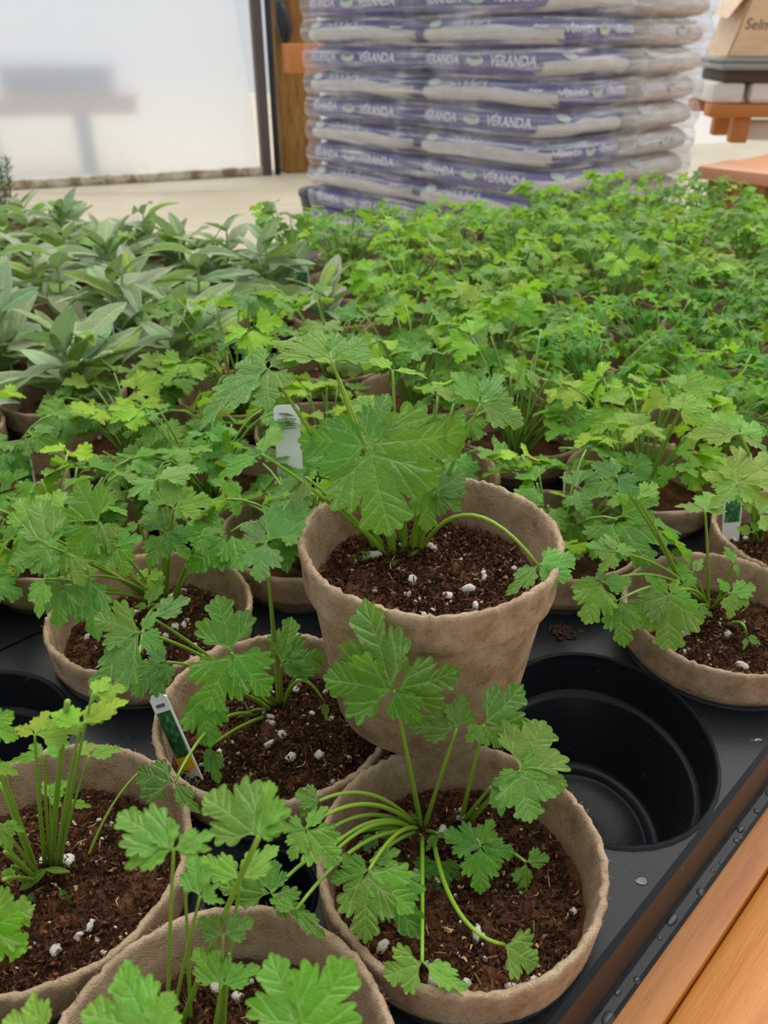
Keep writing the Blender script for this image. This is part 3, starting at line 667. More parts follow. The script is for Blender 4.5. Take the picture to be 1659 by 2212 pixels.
# ------------------------------------------------------------------ leaves
def pip(p, poly):
    x, y = p; c = False; n = len(poly); j = n-1
    for i in range(n):
        xi, yi = poly[i]; xj, yj = poly[j]
        if (yi > y) != (yj > y) and x < (xj-xi)*(y-yi)/(yj-yi) + xi: c = not c
        j = i
    return c
def segd(p, a, b):
    ab = b - a; t = max(0, min(1, (p-a).dot(ab)/max(1e-12, ab.dot(ab)))); return (p - a - ab*t).length
HALF = [((.20, .185), None), ((.365, .335), (.375, .225)), ((.405, .50), (.510, .42)), ((.310, .605), (.455, .615)), ((.130, .465), (.250, .650)),
        ((.200, .735), (.190, .610)), ((.138, .875), (.248, .835)), ((.055, .935), (.115, .945))]
def leaflet_geo(seed, broad=1.0, deep=0.0, fold=.25, droop=.25, wave=.03, asym=0.0, round_=0.0, grid=.075):
    rr = random.Random(seed); jit = lambda: Vector((rr.uniform(-.007, .007), rr.uniform(-.007, .007)))
    def side(sg):
        out = [Vector((0.0, 0.0)), Vector((sg*.012, .03))]; k = broad*(1 + sg*asym)
        prev = Vector((sg*.012, .03)); prevn = prev
        for idx, (N, T) in enumerate(HALF):
            n_ = Vector(N)
            if idx == 4: n_ = n_.lerp(Vector((.055, .30)), deep).lerp(Vector((.22, .58)), round_)
            if idx in (1, 2, 3) and round_: n_ = n_.lerp(Vector(T or N), round_*.4)
            n_ = Vector((n_.x*k*sg, n_.y)) + jit()
            if T:
                t_ = Vector((T[0]*k*sg, T[1])) + jit(); c = t_ - (prevn + n_)/2
                for q in (.06, .2, .38, .55, .72, .88, 1): out.append(prevn.lerp(n_, q) + c*max(0, 1-(2*q-1)**2)**.62)
            else: out.append((prevn + n_)/2 + Vector((-sg*.02, .012))); out.append(n_)
            prevn = n_
        return out
    a, b = side(1), side(-1); tipc = Vector((rr.uniform(-.01, .01), 1.0)) - (a[-1]+b[-1])/2; tip = []
    for q in (.08, .25, .5, .75, .92): tip.append(a[-1].lerp(b[-1], q) + tipc*max(0, 1-(2*q-1)**2)**.62)
    poly = a + tip + b[:0:-1]
    pt = [(p.x, p.y) for p in poly]
    veins = []
    mid = [Vector((.008*math.sin(q*5), q*.95/7)) for q in range(8)]; veins.append(mid)
    for sg in (1, -1):
        k = broad*(1+sg*asym)*sg
        for s_, e_ in (((0, .10), (.46*k, .43)), ((.23*k, .27), (.37*k, .30)), ((.26*k, .30), (.42*k, .58)), ((.17*k, .22), (.28*k, .62)), ((0, .50), (.22*k, .72)), ((0, .62), (.23*k, .82)), ((0, .74), (.12*k, .91))):
            s_ = Vector(s_); e_ = Vector(e_); veins.append([s_.lerp(e_, q/4) + Vector((0, -.012*math.sin(math.pi*q/4))) for q in range(5)])
    P = list(poly); ed = [(i, (i+1) % len(poly)) for i in range(len(poly))]; vd = []
    polyv = poly
    inside = lambda p, m: pip((p.x, p.y), pt) and min(segd(p, polyv[i], polyv[(i+1) % len(polyv)]) for i in range(len(polyv))) > m
    for vn in veins:
        for i, p in enumerate(vn):
            if i == 0: last = None
            if not inside(p, .008): last = None; continue
            if i and last is not None: vd.append((last, len(P)))
            last = len(P); P.append(p); t = (vn[min(i+1, len(vn)-1)] - vn[max(i-1, 0)]).normalized(); nn = Vector((-t.y, t.x))*.016
            for q in (p+nn, p-nn):
                if inside(q, .008): P.append(q)
    y = .05
    while y < 1:
        x = -.6
        while x < .6:
            p = Vector((x + rr.uniform(-.02, .02), y + rr.uniform(-.02, .02)))
            if inside(p, .03): P.append(p)
            x += grid
        y += grid
    V, E_, F_, *_ = delaunay_2d_cdt([Vector(p) for p in P], vd, [list(range(len(poly)))], 1, 1e-5)
    vs = []; vein = []; ph = rr.random()*6
    for p in V:
        dv = min(segd(p, vn[i], vn[i+1])/(1.0 if q == 0 else .75) for q, vn in enumerate(veins) for i in range(len(vn)-1))
        ang = math.atan2(p.x, p.y-.35); r = math.hypot(p.x, p.y-.35)
        z = fold*abs(p.x)**1.25 - droop*p.y**2.2*.6 + wave*math.sin(ang*5 + ph)*(r/.5)**2 + .006*min(1, dv/.07) - .005*math.exp(-dv/.006) + .018*noise.noise(Vector((p.x*6, p.y*6, seed)))
        vs.append(Vector((p.x, p.y, z))); vein.append(max(0.0, 1 - dv/.013))
    return vs, [tuple(f) if (V[f[1]]-V[f[0]]).cross(V[f[2]]-V[f[0]]) > 0 else tuple(reversed(f)) for f in F_], vein
def geo_mesh(name, parts, mat):
    vs, fs, ve = [], [], []
    for v_, f_, e_ in parts:
        n = len(vs); vs += v_; fs += [tuple(i+n for i in f) for f in f_]; ve += e_
    me = mesh(name, vs, fs, mat); at = me.attributes.new('vein', 'FLOAT', 'POINT'); at.data.foreach_set('value', ve); return me
LEAFLETS = {}
def add_var(k, **kw): LEAFLETS[k] = geo_mesh('leaflet', [leaflet_geo(**kw)], M_LEAF)
add_var('a', seed=1, broad=.98, deep=.2, fold=.10, droop=.22, wave=.035)
add_var('b', seed=2, broad=1.1, deep=.65, fold=.16, droop=.30, wave=.04)
add_var('c', seed=3, broad=.95, deep=.5, fold=-.12, droop=.35, wave=.045, asym=.18)
add_var('d', seed=4, broad=.95, deep=.5, fold=-.10, droop=.30, wave=.045, asym=-.18)
add_var('r', seed=5, broad=1.25, round_=.45, fold=.12, droop=.14, wave=.03)
add_var('f', seed=6, broad=.95, deep=.3, fold=.55, droop=.35, wave=.06)
add_var('s', seed=7, broad=.62, deep=.1, fold=.05, droop=.35, wave=.04)
add_var('w', seed=8, broad=1.15, deep=.35, fold=-.22, droop=.55, wave=.06)
def oval_leaf(seed, wd=.42, droop=.3, fold=.15, n=10):
    vs, fs, ve = [], [], []
    for i in range(n+1):
        t = i/n; w = wd*.5*math.sin(math.pi*min(1, t*.97+.03))**.75*(1-.25*t)
        for j in range(-3, 4):
            x = w*j/3; vs.append(Vector((x + .01*noise.noise(Vector((t*4, j, seed))), t, fold*abs(x) - droop*t*t + .012*noise.noise(Vector((t*7, j*.9, seed+3)))))); ve.append(1.0 if j == 0 else 0.0)
    for i in range(n):
        for j in range(6): fs.append((i*7+j, i*7+j+1, (i+1)*7+j+1, (i+1)*7+j))
    return vs, fs, ve
LEAFLETS['o'] = geo_mesh('cotyledon', [oval_leaf(3, .42, .25, .2)], M_LEAF)
def xf(parts, M): return [([M @ v for v in vs], fs, ve) for vs, fs, ve in parts]
LOW = dict(grid=.16)
def compound(seed, curly=False):
    rr = random.Random(seed); parts = []
    for k, (an, L) in enumerate(((0, 1.0), (68, .85), (-68, .85))):
        g = leaflet_geo(seed*10+k, broad=rr.uniform(.85, 1.1), deep=rr.uniform(.1, .5), fold=rr.uniform(-.25, .45), droop=rr.uniform(.2, .6), wave=.16 if curly else rr.uniform(.03, .08), grid=.11 if not curly else .08)
        an += rr.uniform(-12, 12)
        M = Matrix.Rotation(R(an), 4, 'Z') @ Matrix.Rotation(R(rr.uniform(-25, 18)), 4, 'X') @ Matrix.Rotation(R(rr.uniform(-25, 25)), 4, 'Y') @ Matrix.Scale(L, 4) @ Matrix.Translation((0, .10, 0))
        parts += xf([g], M)
    mb = MB(); 
    return geo_mesh('leaf', parts, M_LEAF)
COMP = [compound(20+s) for s in range(9)]; CURL = [compound(50+s, True) for s in range(4)]
def sage_leaf(seed):
    rr = random.Random(seed); vs, fs, ve = [], [], []; n = 16; dr = rr.uniform(.1, .75); fo = rr.uniform(.1, .6); wd = rr.uniform(.13, .185); tw = rr.uniform(-.4, .4)
    for i in range(n+1):
        t = i/n; w = wd*max(.08, math.sin(math.pi*t**.85)**.65 if t < 1 else 0) if t > .12 else .02
        if i == n: w = .012
        for j in range(-4, 5):
            x = w*j/4; z = fo*abs(x) - dr*t*t*.7 + .02*noise.noise(Vector((t*9, j*1.1, seed))) + tw*x*t
            vs.append(Vector((x, t - .18*dr*t**3, z))); ve.append(1.0 if j == 0 else (.45 if abs(j) == 4 else 0))
    for i in range(n):
        for j in range(8): fs.append((i*9+j, i*9+j+1, (i+1)*9+j+1, (i+1)*9+j))
    return geo_mesh('leaf', [(vs, fs, ve)], M_SAGE)
SAGE = [sage_leaf(s) for s in range(8)]

GREEN = [(96, 144, 38), (108, 154, 42), (124, 166, 44), (84, 132, 38), (132, 170, 50)]
BOOST = 1.0
def jitc(c, r=random, s=9):
    c = [c[0]*1.02, c[1]*1.04, c[2]*.74]; return lin(*[max(5, min(250, k + rnd.uniform(-s, s))) for k in c])
def frame(o, tipv, nrm, L, wf=1.0):
    y = tipv.normalized(); x = y.cross(nrm)
    if x.length < 1e-4: x = y.cross(Vector((1, 0, 0)))
    x.normalize(); z = x.cross(y); return Matrix(((x.x*L*wf, y.x*L, z.x*L, o.x), (x.y*L*wf, y.y*L, z.y*L, o.y), (x.z*L*wf, y.z*L, z.z*L, o.z), (0, 0, 0, 1)))
def stalk(parent, pts, r0, r1, col):
    k = len(pts); o = link('stalk', MB().tube(pts, [r0 + (r1-r0)*i/(k-1) for i in range(k)], 7).me('stalk', M_STALK), parent); o.color = jitc(col); return o

# ------------------------------------------------------------------ potted plant builders
SOILTOP = lambda r, a: .0022
def new_pot(name, base, rz, hi, seed, tilt=(0, 0)):
    root = empty(name, base); root.matrix_basis = Matrix.Translation(Vector(base)) @ Matrix.Rotation(tilt[0], 4, 'X') @ Matrix.Rotation(tilt[1], 4, 'Y') 
    rm = Matrix.Rotation(rz, 4, 'Z')
    p = link('pot', (POTS[seed % 4] if hi else POTL[seed % 3]), root, rm)
    if hi: f = link('rim_fibre', FUZZ[seed % 2], p); f['kind'] = 'stuff'
    s = link('soil', (SOILS[seed % 3] if hi else SOILL[seed % 2]), root, Matrix.Translation((0, 0, SOILZ)) @ Matrix.Rotation(rz*1.7, 4, 'Z'))
    if hi: c = link('soil_fibres', CHIPS[seed % 2], s); c['kind'] = 'stuff'
    rr = random.Random(seed*31+5)
    for k in range(52 if hi else 7):
        r = .041*math.sqrt(rr.random()); a = rr.random()*6.283; sz = (.0005 + .0021*rr.random()**2.6) if hi else rr.uniform(.0012, .0022)
        link('perlite_grain', PERL[k % 5], s, Matrix.Translation((r*math.cos(a), r*math.sin(a), SOILTOP(r, a) + sz*.3)) @ Matrix.Rotation(rr.random()*6, 4, 'Z') @ Matrix.Rotation(rr.random()*2, 4, 'X') @ Matrix.Diagonal((sz*rr.uniform(.9, 1.5), sz, sz, 1)))
    return root
POTC = []
class Hero:
    def __init__(s, name, pix, zrim, rz, seed, label, rootpix, group=None, tilt=(0, 0), at=None):
        c = UV(*HERO_UV[at], zrim) if at else atz(*pix, zrim); POTC.append(c.copy()); s.base = Vector((c.x, c.y, zrim - PH)); s.zr = zrim
        s.o = new_pot(name, s.base, rz, True, seed, tilt); tag(s.o, label, 'potted plant', group)
        s.soil = s.base.z + SOILZ + .001; s.root = atz(*rootpix, s.soil); s.k = 0; s.rs = .9
    def L(s, v): return v - s.base
    def leaf(s, node, h, tips, n=(0, -.55, .85), col=None, rt=None, bow=.35, r0=.0011, r1=.0006, via=None, nostalk=False):
        """node pixel, its height above the pot rim, leaflet tips (x, y, variant, width)"""
        col = col or GREEN[s.k % 5]; s.k += 1; n = Vector(n).normalized(); N = atz(*node, s.zr + h)
        rp = s.root + Vector((rnd.uniform(-.003, .003), rnd.uniform(-.003, .003), -.003)) if rt is None else atz(*rt, s.soil) - Vector((0, 0, .003))
        ax = s.base.xy; off = rp.xy - ax
        if off.length > .031: rp.xy = ax + off.normalized()*.031
        over = lambda P: all(not (.0415 < (q.xy - ax).length < .053) or q.z > s.zr + .0016 or (q - N).length < .014 for q in P)
        if via is not None:
            V_ = atz(*via[:2], s.zr + via[2])
            ctrl = V_*2 - (rp+N)/2
        else:
            ctrl = rp.lerp(N, .5) + Vector((0, 0, 1))*(bow*.3*(N-rp).xy.length)
        for lift in range(12):
            pts = [rp*(1-t)**2 + ctrl*(2*t*(1-t)) + N*t*t for t in [i/13 for i in range(14)]]
            if over(pts): break
            ctrl = ctrl + Vector((0, 0, .003))
        st = stalk(s.o, [s.L(p) for p in pts], r0*s.rs, r1*s.rs, (128, 158, 70))
        for tp in tips:
            T = onplane(tp[0], tp[1], N, n) if len(tp) < 5 or tp[4] is None else atz(tp[0], tp[1], s.zr + tp[4])
            d = T - N
            d = d*1.12
            if d.length > .06: d = d.normalized()*.06
            n2 = (n + Vector((rnd.uniform(-.28, .28), rnd.uniform(-.28, .28), rnd.uniform(-.1, .1)))).normalized()
            o = link('leaf', LEAFLETS[tp[2]], st, frame(s.L(N), d, n2, d.length, tp[3])); o.color = jitc(col, s=14)
        return st

YG = (150, 186, 42); PALE = (140, 172, 104); DK = (58, 108, 42); BL = (98, 140, 84)
# ---- pot standing up on the rims of its neighbours
E_ = Hero('potted_celery', (930, 1158), .715, .3, 0, 'celery seedling in a peat pot standing raised on the rims of other pots', (868, 1192))
lf = E_.leaf
lf((797, 963), .030, [(655, 945, 'd', .95), (834, 850, 's', 1.1), (994, 935, 'c', .95), (838, 1134, 'b', 1.1)], (0, -.75, .66), (88, 140, 56), (850, 1192), r0=.0018)
lf((925, 1046), .012, [(925, 1138, 'a', .85), (955, 1080, 's', .8)], (0, -.8, .6), (100, 152, 50), (880, 1185))
lf((579, 797), .058, [(508, 774, 'c', .9), (645, 757, 'd', .9), (577, 862, 'a', 1.15), (430, 880, 's', .95)], (-.15, -.35, .92), (104, 142, 96), (838, 1190), r0=.0016)
lf((716, 778), .062, [(602, 712, 'c', 1.0), (789, 730, 'b', .8), (792, 762, 's', .7), (640, 708, 's', .8)], (.1, -.3, .95), (112, 160, 66), (856, 1180), r0=.0016)
lf((720, 790), .045, [(690, 740, 'a', .9)], (0, -.3, .9), YG, (862, 1182))
lf((1037, 872), .044, [(985, 800, 'a', .75), (1126, 905, 'b', .85), (1085, 800, 's', .9)], (.1, -.62, .78), (100, 146, 76), (898, 1180), r0=.0015)
lf((980, 872), .044, [(943, 818, 's', .7), (1030, 835, 'c', .7)], (.1, -.4, .9), (124, 166, 70), (892, 1182))
lf((848, 800), .055, [(795, 760, 's', .7), (918, 800, 's', .7)], (0, -.25, .95), YG, (866, 1178))
lf((566, 981), .040, [(582, 916, 'c', .8), (458, 1022, 's', .8)], (-.3, -.4, .85), (112, 158, 62), (846, 1196))
lf((660, 1030), .026, [(590, 1052, 's', .9), (640, 1085, 'a', .8)], (-.2, -.5, .85), (108, 148, 92), (844, 1196))
lf((939, 1064), .010, [(1004, 1016, 'c', .8), (992, 1098, 'd', .8), (1000, 1062, 's', .7)], (.1, -.6, .8), (68, 122, 46), (900, 1186))
lf((1162, 1220), .002, [(1246, 1198, 'c', .8), (1206, 1266, 's', .9), (1108, 1272, 's', .8)], (.3, -.6, .75), (112, 160, 84), (902, 1190), via=(1010, 1112, .012))
lf((806, 1196), -.018, [(746, 1210, 'o', .9)], (0, -.5, .85), (112, 158, 74), (822, 1198))
lf((862, 1210), -.019, [(838, 1222, 'o', .8)], (0, -.6, .8), (110, 150, 60), (868, 1204))
lf((885, 1200), -.019, [(912, 1185, 'o', .8)], (0, -.6, .8), (110, 150, 60), (880, 1200))
lf((790, 1150), -.010, [(766, 1128, 's', .8)], (0, -.6, .8), DK, (815, 1190))
for tx, ty in ((834, 1080), (872, 1090), (902, 1100), (915, 1075)): lf((tx, ty), .0, [], rt=(850 + (tx-830)*.6, 1190), r0=.0017, r1=.0010)
# ---- front pot
F_ = Hero('potted_celery', (982, 1862), RIM, 1.1, 1, 'wide bushy celery seedling in the peat pot beside the empty tray cell', (914, 1778), at=(1, 0)); lf = F_.leaf
lf((851, 1490), .058, [(790, 1325, 'd', .85), (712, 1475, 'b', 1.0), (985, 1462, 'c', .95), (898, 1562, 'a', .95)], (0, -.93, .37), (92, 142, 50), (912, 1785), r0=.0013)
lf((986, 1574), .036, [(890, 1572, 'c', .8), (1000, 1508, 'b', .9), (960, 1520, 's', .8)], (0, -.75, .65), (84, 134, 54), (914, 1785))
lf((1045, 1566), .040, [(1128, 1490, 'c', 1.05), (1010, 1598, 'a', .9), (1080, 1612, 'b', .8)], (.05, -.78, .62), (92, 142, 54), (995, 1762))
lf((1123, 1665), .030, [(1172, 1566, 'r', 1.15), (1190, 1640, 'b', .8), (1146, 1766, 'r', 1.05), (1070, 1690, 'd', .7), (1222, 1690, 'c', .8)], (.05, -.6, .8), (112, 158, 66), (1010, 1770), r0=.0013)
lf((1060, 1700), .014, [(1088, 1755, 'a', .8)], (.2, -.5, .8), (96, 146, 50), (1000, 1768))
lf((1037, 1828), -.004, [(966, 1800, 'b', .85), (1062, 1772, 'a', .8), (1108, 1838, 'c', .9), (1038, 1920, 'a', .95)], (.05, -.5, .85), (98, 150, 52), (990, 1775))
lf((1136, 1862), -.012, [(1186, 1852, 'd', .8), (1134, 1928, 'c', .8)], (.1, -.6, .8), (92, 138, 50), (1000, 1775))
lf((912, 2078), .006, [(838, 2106, 'a', 1.2), (1012, 2132, 's', .75)], (0, -.35, .93), (122, 168, 70), (912, 1785))
lf((1089, 2040), .002, [(1158, 2080, 'b', 1.15)], (.1, -.5, .85), (104, 146, 70), (935, 1790), via=(985, 1960, .004))
lf((797, 1880), .020, [(786, 2022, 'a', .95), (720, 1900, 'c', .8), (885, 1960, 'd', .95), (740, 1850, 's', .9)], (-.05, -.55, .85), (90, 142, 46), (905, 1780), bow=.9)
lf((800, 1862), .012, [(860, 1838, 's', .9), (890, 2012, 'd', .75)], (0, -.45, .88), (86, 136, 48), (905, 1782))
lf((660, 1790), .030, [(722, 1858, 'b', .9), (628, 1850, 'a', .9), (700, 1740, 's', .9), (610, 1790, 'c', .9)], (-.1, -.4, .9), (104, 154, 54), (902, 1775), bow=1.5)
lf((690, 1730), .026, [(640, 1712, 'a', .9), (650, 1760, 's', .8)], (-.2, -.5, .8), (92, 146, 50), (902, 1772), bow=1.6)
lf((640, 1965), .016, [(694, 2022, 's', .8), (585, 1940, 's', .8)], (-.1, -.5, .85), (88, 140, 50), (900, 1790), bow=1.2)
lf((585, 1930), .016, [(475, 1915, 'c', .75), (592, 1862, 'b', .9), (650, 1975, 'd', .8)], (-.1, -.45, .88), (84, 132, 52), (898, 1790), bow=1.3)
lf((949, 1858), -.016, [(934, 1928, 'a', 1.0), (1000, 1900, 's', 1.0), (900, 1905, 'c', .9)], (0, -.45, .88), (78, 124, 44), (920, 1790))
for tx, ty, v_ in ((812, 1800, 'b'), (850, 1790, 's'), (880, 1760, 'a'), (945, 1800, 's'), (830, 1830, 's')): lf((tx, ty), -.012, [(tx-22, ty+34, v_, .8), (tx+24, ty+8, 's', .8)], (0, -.4, .9), (80, 128, 52), (912, 1785))
for tx, ty in ((700, 1800), (712, 1835), (705, 1860)): lf((tx, ty), .014, [], bow=1.4, rt=(900, 1785))
# ---- pot with the leaning tag
I_ = Hero('potted_parsley', (536, 1532), RIM, 2.0, 2, 'parsley seedling in the peat pot that holds a leaning picture tag', (600, 1515), at=(1, 1)); lf = I_.leaf
lf((500, 1410), .050, [(472, 1296, 'r', .80), (448, 1524, 'b', .95), (575, 1490, 'd', .95)], (0, -.72, .68), (90, 142, 46), (598, 1518), r0=.0013)
lf((574, 1170), .088, [(650, 1085, 'b', .8), (522, 1128, 'c', .9), (560, 1245, 'a', 1.05)], (-.1, -.55, .82), (108, 148, 102), (604, 1520), r0=.0016)
lf((607, 1437), .022, [(692, 1410, 'c', .85), (632, 1338, 'a', .75), (660, 1455, 's', .9)], (.1, -.55, .82), (84, 134, 46), (606, 1515))
lf((305, 1365), .052, [(205, 1335, 'b', .8), (186, 1488, 'd', .72), (345, 1395, 'a', .9), (335, 1320, 's', .9)], (-.1, -.62, .78), (102, 148, 88), (590, 1520), bow=.8)
lf((330, 1335), .048, [(402, 1288, 's', .95)], (.1, -.5, .86), (112, 158, 90), (590, 1520))
lf((360, 1430), .030, [(285, 1492, 'd', .85), (362, 1472, 'c', .9), (320, 1400, 'a', .8)], (-.1, -.5, .85), (88, 130, 76), (590, 1520), bow=.9)
lf((432, 1500), .022, [(404, 1528, 's', .9), (452, 1600, 'b', .85), (480, 1540, 's', .9)], (-.1, -.6, .8), (92, 142, 42), (590, 1530), bow=1.1)
lf((455, 1612), .002, [(466, 1684, 's', 1.0), (440, 1650, 's', .8)], (0, -.6, .8), (84, 132, 42), (585, 1535))
lf((377, 1690), .012, [(294, 1662, 'd', .9), (418, 1748, 's', .8)], (-.2, -.5, .82), (68, 116, 36), (560, 1540), bow=1.3)
lf((700, 1515), .002, [(706, 1552, 's', .7)], (.2, -.6, .8), (104, 150, 50), (610, 1520), via=(648, 1470, .008))
lf((648, 1440), .010, [(690, 1450, 's', .8), (640, 1395, 's', .8)], (.1, -.5, .85), (84, 136, 44), (610, 1515))
lf((545, 1535), -.012, [(515, 1545, 'o', .8)], (0, -.5, .85), (98, 142, 60), (580, 1525))
# ---- upright pot at the left
H_ = Hero('potted_celery', (126, 1852), RIM, 3.0, 3, 'celery seedling with tall bare upright stalks in a peat pot', (112, 1872), at=(0, 1)); lf = H_.leaf; H_.rs = .58
lf((75, 1588), .075, [(32, 1566, 's', .8), (168, 1560, 'c', .75), (100, 1535, 'a', .7)], (0, -.25, .96), YG, (95, 1865), r0=.0016)
lf((175, 1566), .080, [(114, 1532, 'c', .75), (262, 1502, 's', .9), (240, 1520, 'd', .7)], (.1, -.25, .96), YG, (118, 1870), r0=.0017)
lf((192, 1634), .050, [(255, 1612, 's', .9), (178, 1600, 'a', .8)], (.1, -.3, .95), (128, 170, 66), (122, 1868))
lf((95, 1630), .052, [(60, 1608, 's', .9), (140, 1600, 'c', .9), (20, 1640, 's', .5)], (0, -.3, .95), (112, 158, 60), (105, 1868))
lf((146, 1515), .085, [], rt=(108, 1870), r0=.0016, r1=.0015)
lf((108, 1722), .018, [(92, 1690, 's', .9), (140, 1690, 'a', .8), (128, 1740, 'd', .8)], (0, -.7, .7), (136, 178, 80), (112, 1870))
lf((150, 1732), .014, [(192, 1742, 's', .7)], (.2, -.5, .8), (110, 162, 50), (125, 1875))
lf((200, 1500), .090, [(262, 1478, 'c', .8), (232, 1462, 'a', .9)], (.1, -.3, .95), (150, 184, 70), (125, 1870), r0=.0015)
lf((-30, 1560), .07, [(28, 1590, 'a', 1.0), (20, 1540, 'c', .9)], (0, -.6, .8), (110, 158, 50), (80, 1880))
lf((-10, 1650), .06, [(30, 1670, 's', .9)], rt=(80, 1885), r0=.0016)
lf((0, 1780), .03, [(45, 1790, 's', .9), (20, 1830, 'a', .8)], rt=(85, 1890), col=(104, 150, 62), r0=.0016)
lf((25, 1870), -.004, [(14, 1905, 'b', .9), (54, 1862, 's', .8)], (0, -.6, .8), (120, 164, 74), rt=(70, 1905))
lf((100, 1878), -.012, [(40, 1920, 'o', .9), (143, 1880, 'o', .8)], (0, -.6, .8), (116, 158, 70), rt=(105, 1890))
lf((130, 1922), -.018, [(152, 1972, 'o', 1.1)], (0, -.6, .8), (110, 150, 66), rt=(118, 1905))
lf((78, 1925), -.018, [(40, 1970, 'o', .9)], (0, -.6, .8), (112, 150, 74), rt=(95, 1905))
lf((-25, 2000), .030, [(62, 1965, 'r', 1.1), (45, 2052, 'r', 1.1)], (0, -.6, .8), (112, 172, 50), rt=(60, 1930))
lf((300, 1668), .004, [(345, 1720, 's', .8)], (-.1, -.5, .8), (70, 120, 36), rt=(180, 1860), bow=1.2)
for tx, ty in ((0, 1690), (8, 1900), (-20, 1800), (10, 1840)): lf((tx, ty), .02, [], rt=(80, 1895), r0=.0016, r1=.0012)
# ---- bottom pot
G_ = Hero('potted_celery', (478, 2275), RIM, 4.0, 1, 'celery seedling with long thin leaning stalks in a peat pot touching two others', (400, 2225), at=(0, 0)); lf = G_.leaf; G_.rs = .62
lf((375, 1835), .090, [(256, 1750, 's', 1.1), (340, 1765, 'a', .7), (272, 1860, 's', .9), (452, 1798, 's', 1.0), (446, 1832, 's', .7), (305, 1800, 'd', .7)], (0, -.35, .93), (108, 158, 58), (338, 2200), r0=.0012)
lf((560, 1805), .085, [(443, 1722, 'c', 1.0), (575, 1692, 'a', .9), (618, 1745, 's', 1.1), (600, 1800, 'd', .8)], (0, -.45, .88), (96, 150, 48), (385, 2215), r0=.0015, r1=.0011)
lf((520, 1900), .055, [(438, 1848, 's', .95), (588, 1828, 's', 1.1)], (0, -.5, .86), (116, 164, 58), (470, 2230))
lf((432, 1937), .055, [(414, 1852, 'a', .85), (470, 1910, 's', .9), (480, 1945, 's', .7)], (0, -.5, .86), (104, 152, 60), (350, 2205))
lf((478, 2128), .030, [(418, 2052, 's', 1.0), (466, 2055, 'c', .8), (552, 2088, 's', 1.0)], (0, -.35, .93), (100, 156, 50), (455, 2260))
lf((482, 2020), .045, [(430, 1990, 'a', .9), (540, 1990, 'a', .9)], (0, -.6, .8), (88, 130, 56), (470, 2235))
lf((645, 2225), .055, [(590, 2082, 'd', 1.05), (752, 2095, 'b', 1.0)], (0, -.7, .7), (112, 162, 58), (500, 2290), r0=.0013)
lf((330, 2230), .062, [(255, 2100, 'd', .9), (370, 2150, 'r', .9), (180, 2190, 'c', .9)], (0, -.45, .88), (124, 172, 76), (370, 2240))
lf((290, 2140), .055, [(270, 2075, 's', 1.1), (305, 2110, 's', .8)], (0, -.4, .9), (112, 164, 60), (365, 2230))
lf((95, 2225), .050, [(60, 2150, 's', .9), (10, 2200, 'a', .9), (100, 2160, 's', .7)], (0, -.4, .9), (130, 176, 76), (360, 2260))
lf((400, 1900), .052, [], rt=(410, 2200)); lf((495, 2060), .03, [], rt=(480, 2240))
# ---- pot behind, crowded at the left
J_ = Hero('potted_parsley', (320, 1308), RIM, 5.0, 2, 'crowded leafy parsley in a peat pot leaning over an empty dark cell', (372, 1262), at=(1, 2)); lf = J_.leaf
lf((215, 1130), .060, [(165, 1048, 'r', .85), (145, 1205, 'b', .8), (248, 1190, 'd', .9)], (0, -.7, .7), (92, 142, 46), (362, 1258))
lf((240, 1222), .045, [(200, 1165, 'a', .8), (262, 1178, 'c', .8), (235, 1230, 's', .7)], (0, -.65, .75), (88, 140, 48), (362, 1260))
lf((195, 1245), .040, [(140, 1225, 'c', .9), (150, 1320, 'a', .9), (200, 1362, 's', 1.0)], (-.1, -.6, .8), (104, 152, 66), (362, 1262), bow=.7)
lf((205, 1280), .030, [(195, 1362, 'a', .8), (160, 1340, 's', .8)], (-.1, -.6, .8), (100, 146, 66), (362, 1264))
lf((375, 1098), .060, [(360, 1038, 'r', .9), (446, 1075, 'b', .9), (400, 1120, 's', .9)], (0, -.6, .8), (122, 162, 74), (370, 1250))
lf((340, 1035), .070, [(278, 1062, 'c', .9), (415, 998, 'c', .8), (350, 1020, 's', .8)], (0, -.3, .95), (120, 156, 112), (372, 1250))
lf((356, 1150), .045, [(320, 1090, 'b', .8), (412, 1140, 'c', .8), (325, 1215, 'a', .8), (380, 1110, 's', .8), (400, 1195, 'd', .8)], (0, -.55, .83), (84, 130, 52), (374, 1255))
lf((105, 1180), .065, [(82, 1080, 'a', .8), (18, 1205, 'c', .9), (70, 1232, 'b', .8), (130, 1120, 's', .8)], (0, -.55, .83), (104, 154, 56), (350, 1260))
lf((95, 1250), .055, [(60, 1290, 's', .9), (120, 1200, 'a', .8), (80, 1320, 's', .9)], (-.1, -.5, .85), (108, 156, 64), (350, 1262))
lf((320, 1245), .012, [(298, 1235, 'r', .9), (350, 1238, 'r', .9), (330, 1275, 'a', .9)], (0, -.5, .86), (146, 186, 46), (365, 1265))
lf((410, 1238), .008, [(458, 1212, 's', .9), (420, 1205, 'a', .8)], (.1, -.5, .86), (90, 140, 44), (380, 1268))
lf((320, 1310), .004, [(345, 1240, 's', .8), (292, 1308, 's', .9)], (0, -.5, .85), (120, 166, 60), (352, 1270))
lf((300, 1130), .05, [(270, 1145, 'a', .8), (330, 1110, 'c', .8)], (0, -.5, .85), (124, 160, 84), (368, 1255))
lf((140, 1100), .06, [(80, 1062, 'c', .8), (110, 1150, 'a', .8)], (0, -.5, .85), (116, 160, 70), (355, 1258))
lf((70, 1140), .066, [(40, 1075, 'a', .9), (120, 1110, 'c', .9), (25, 1165, 's', .9)], (0, -.5, .85), (108, 156, 60), (350, 1258))
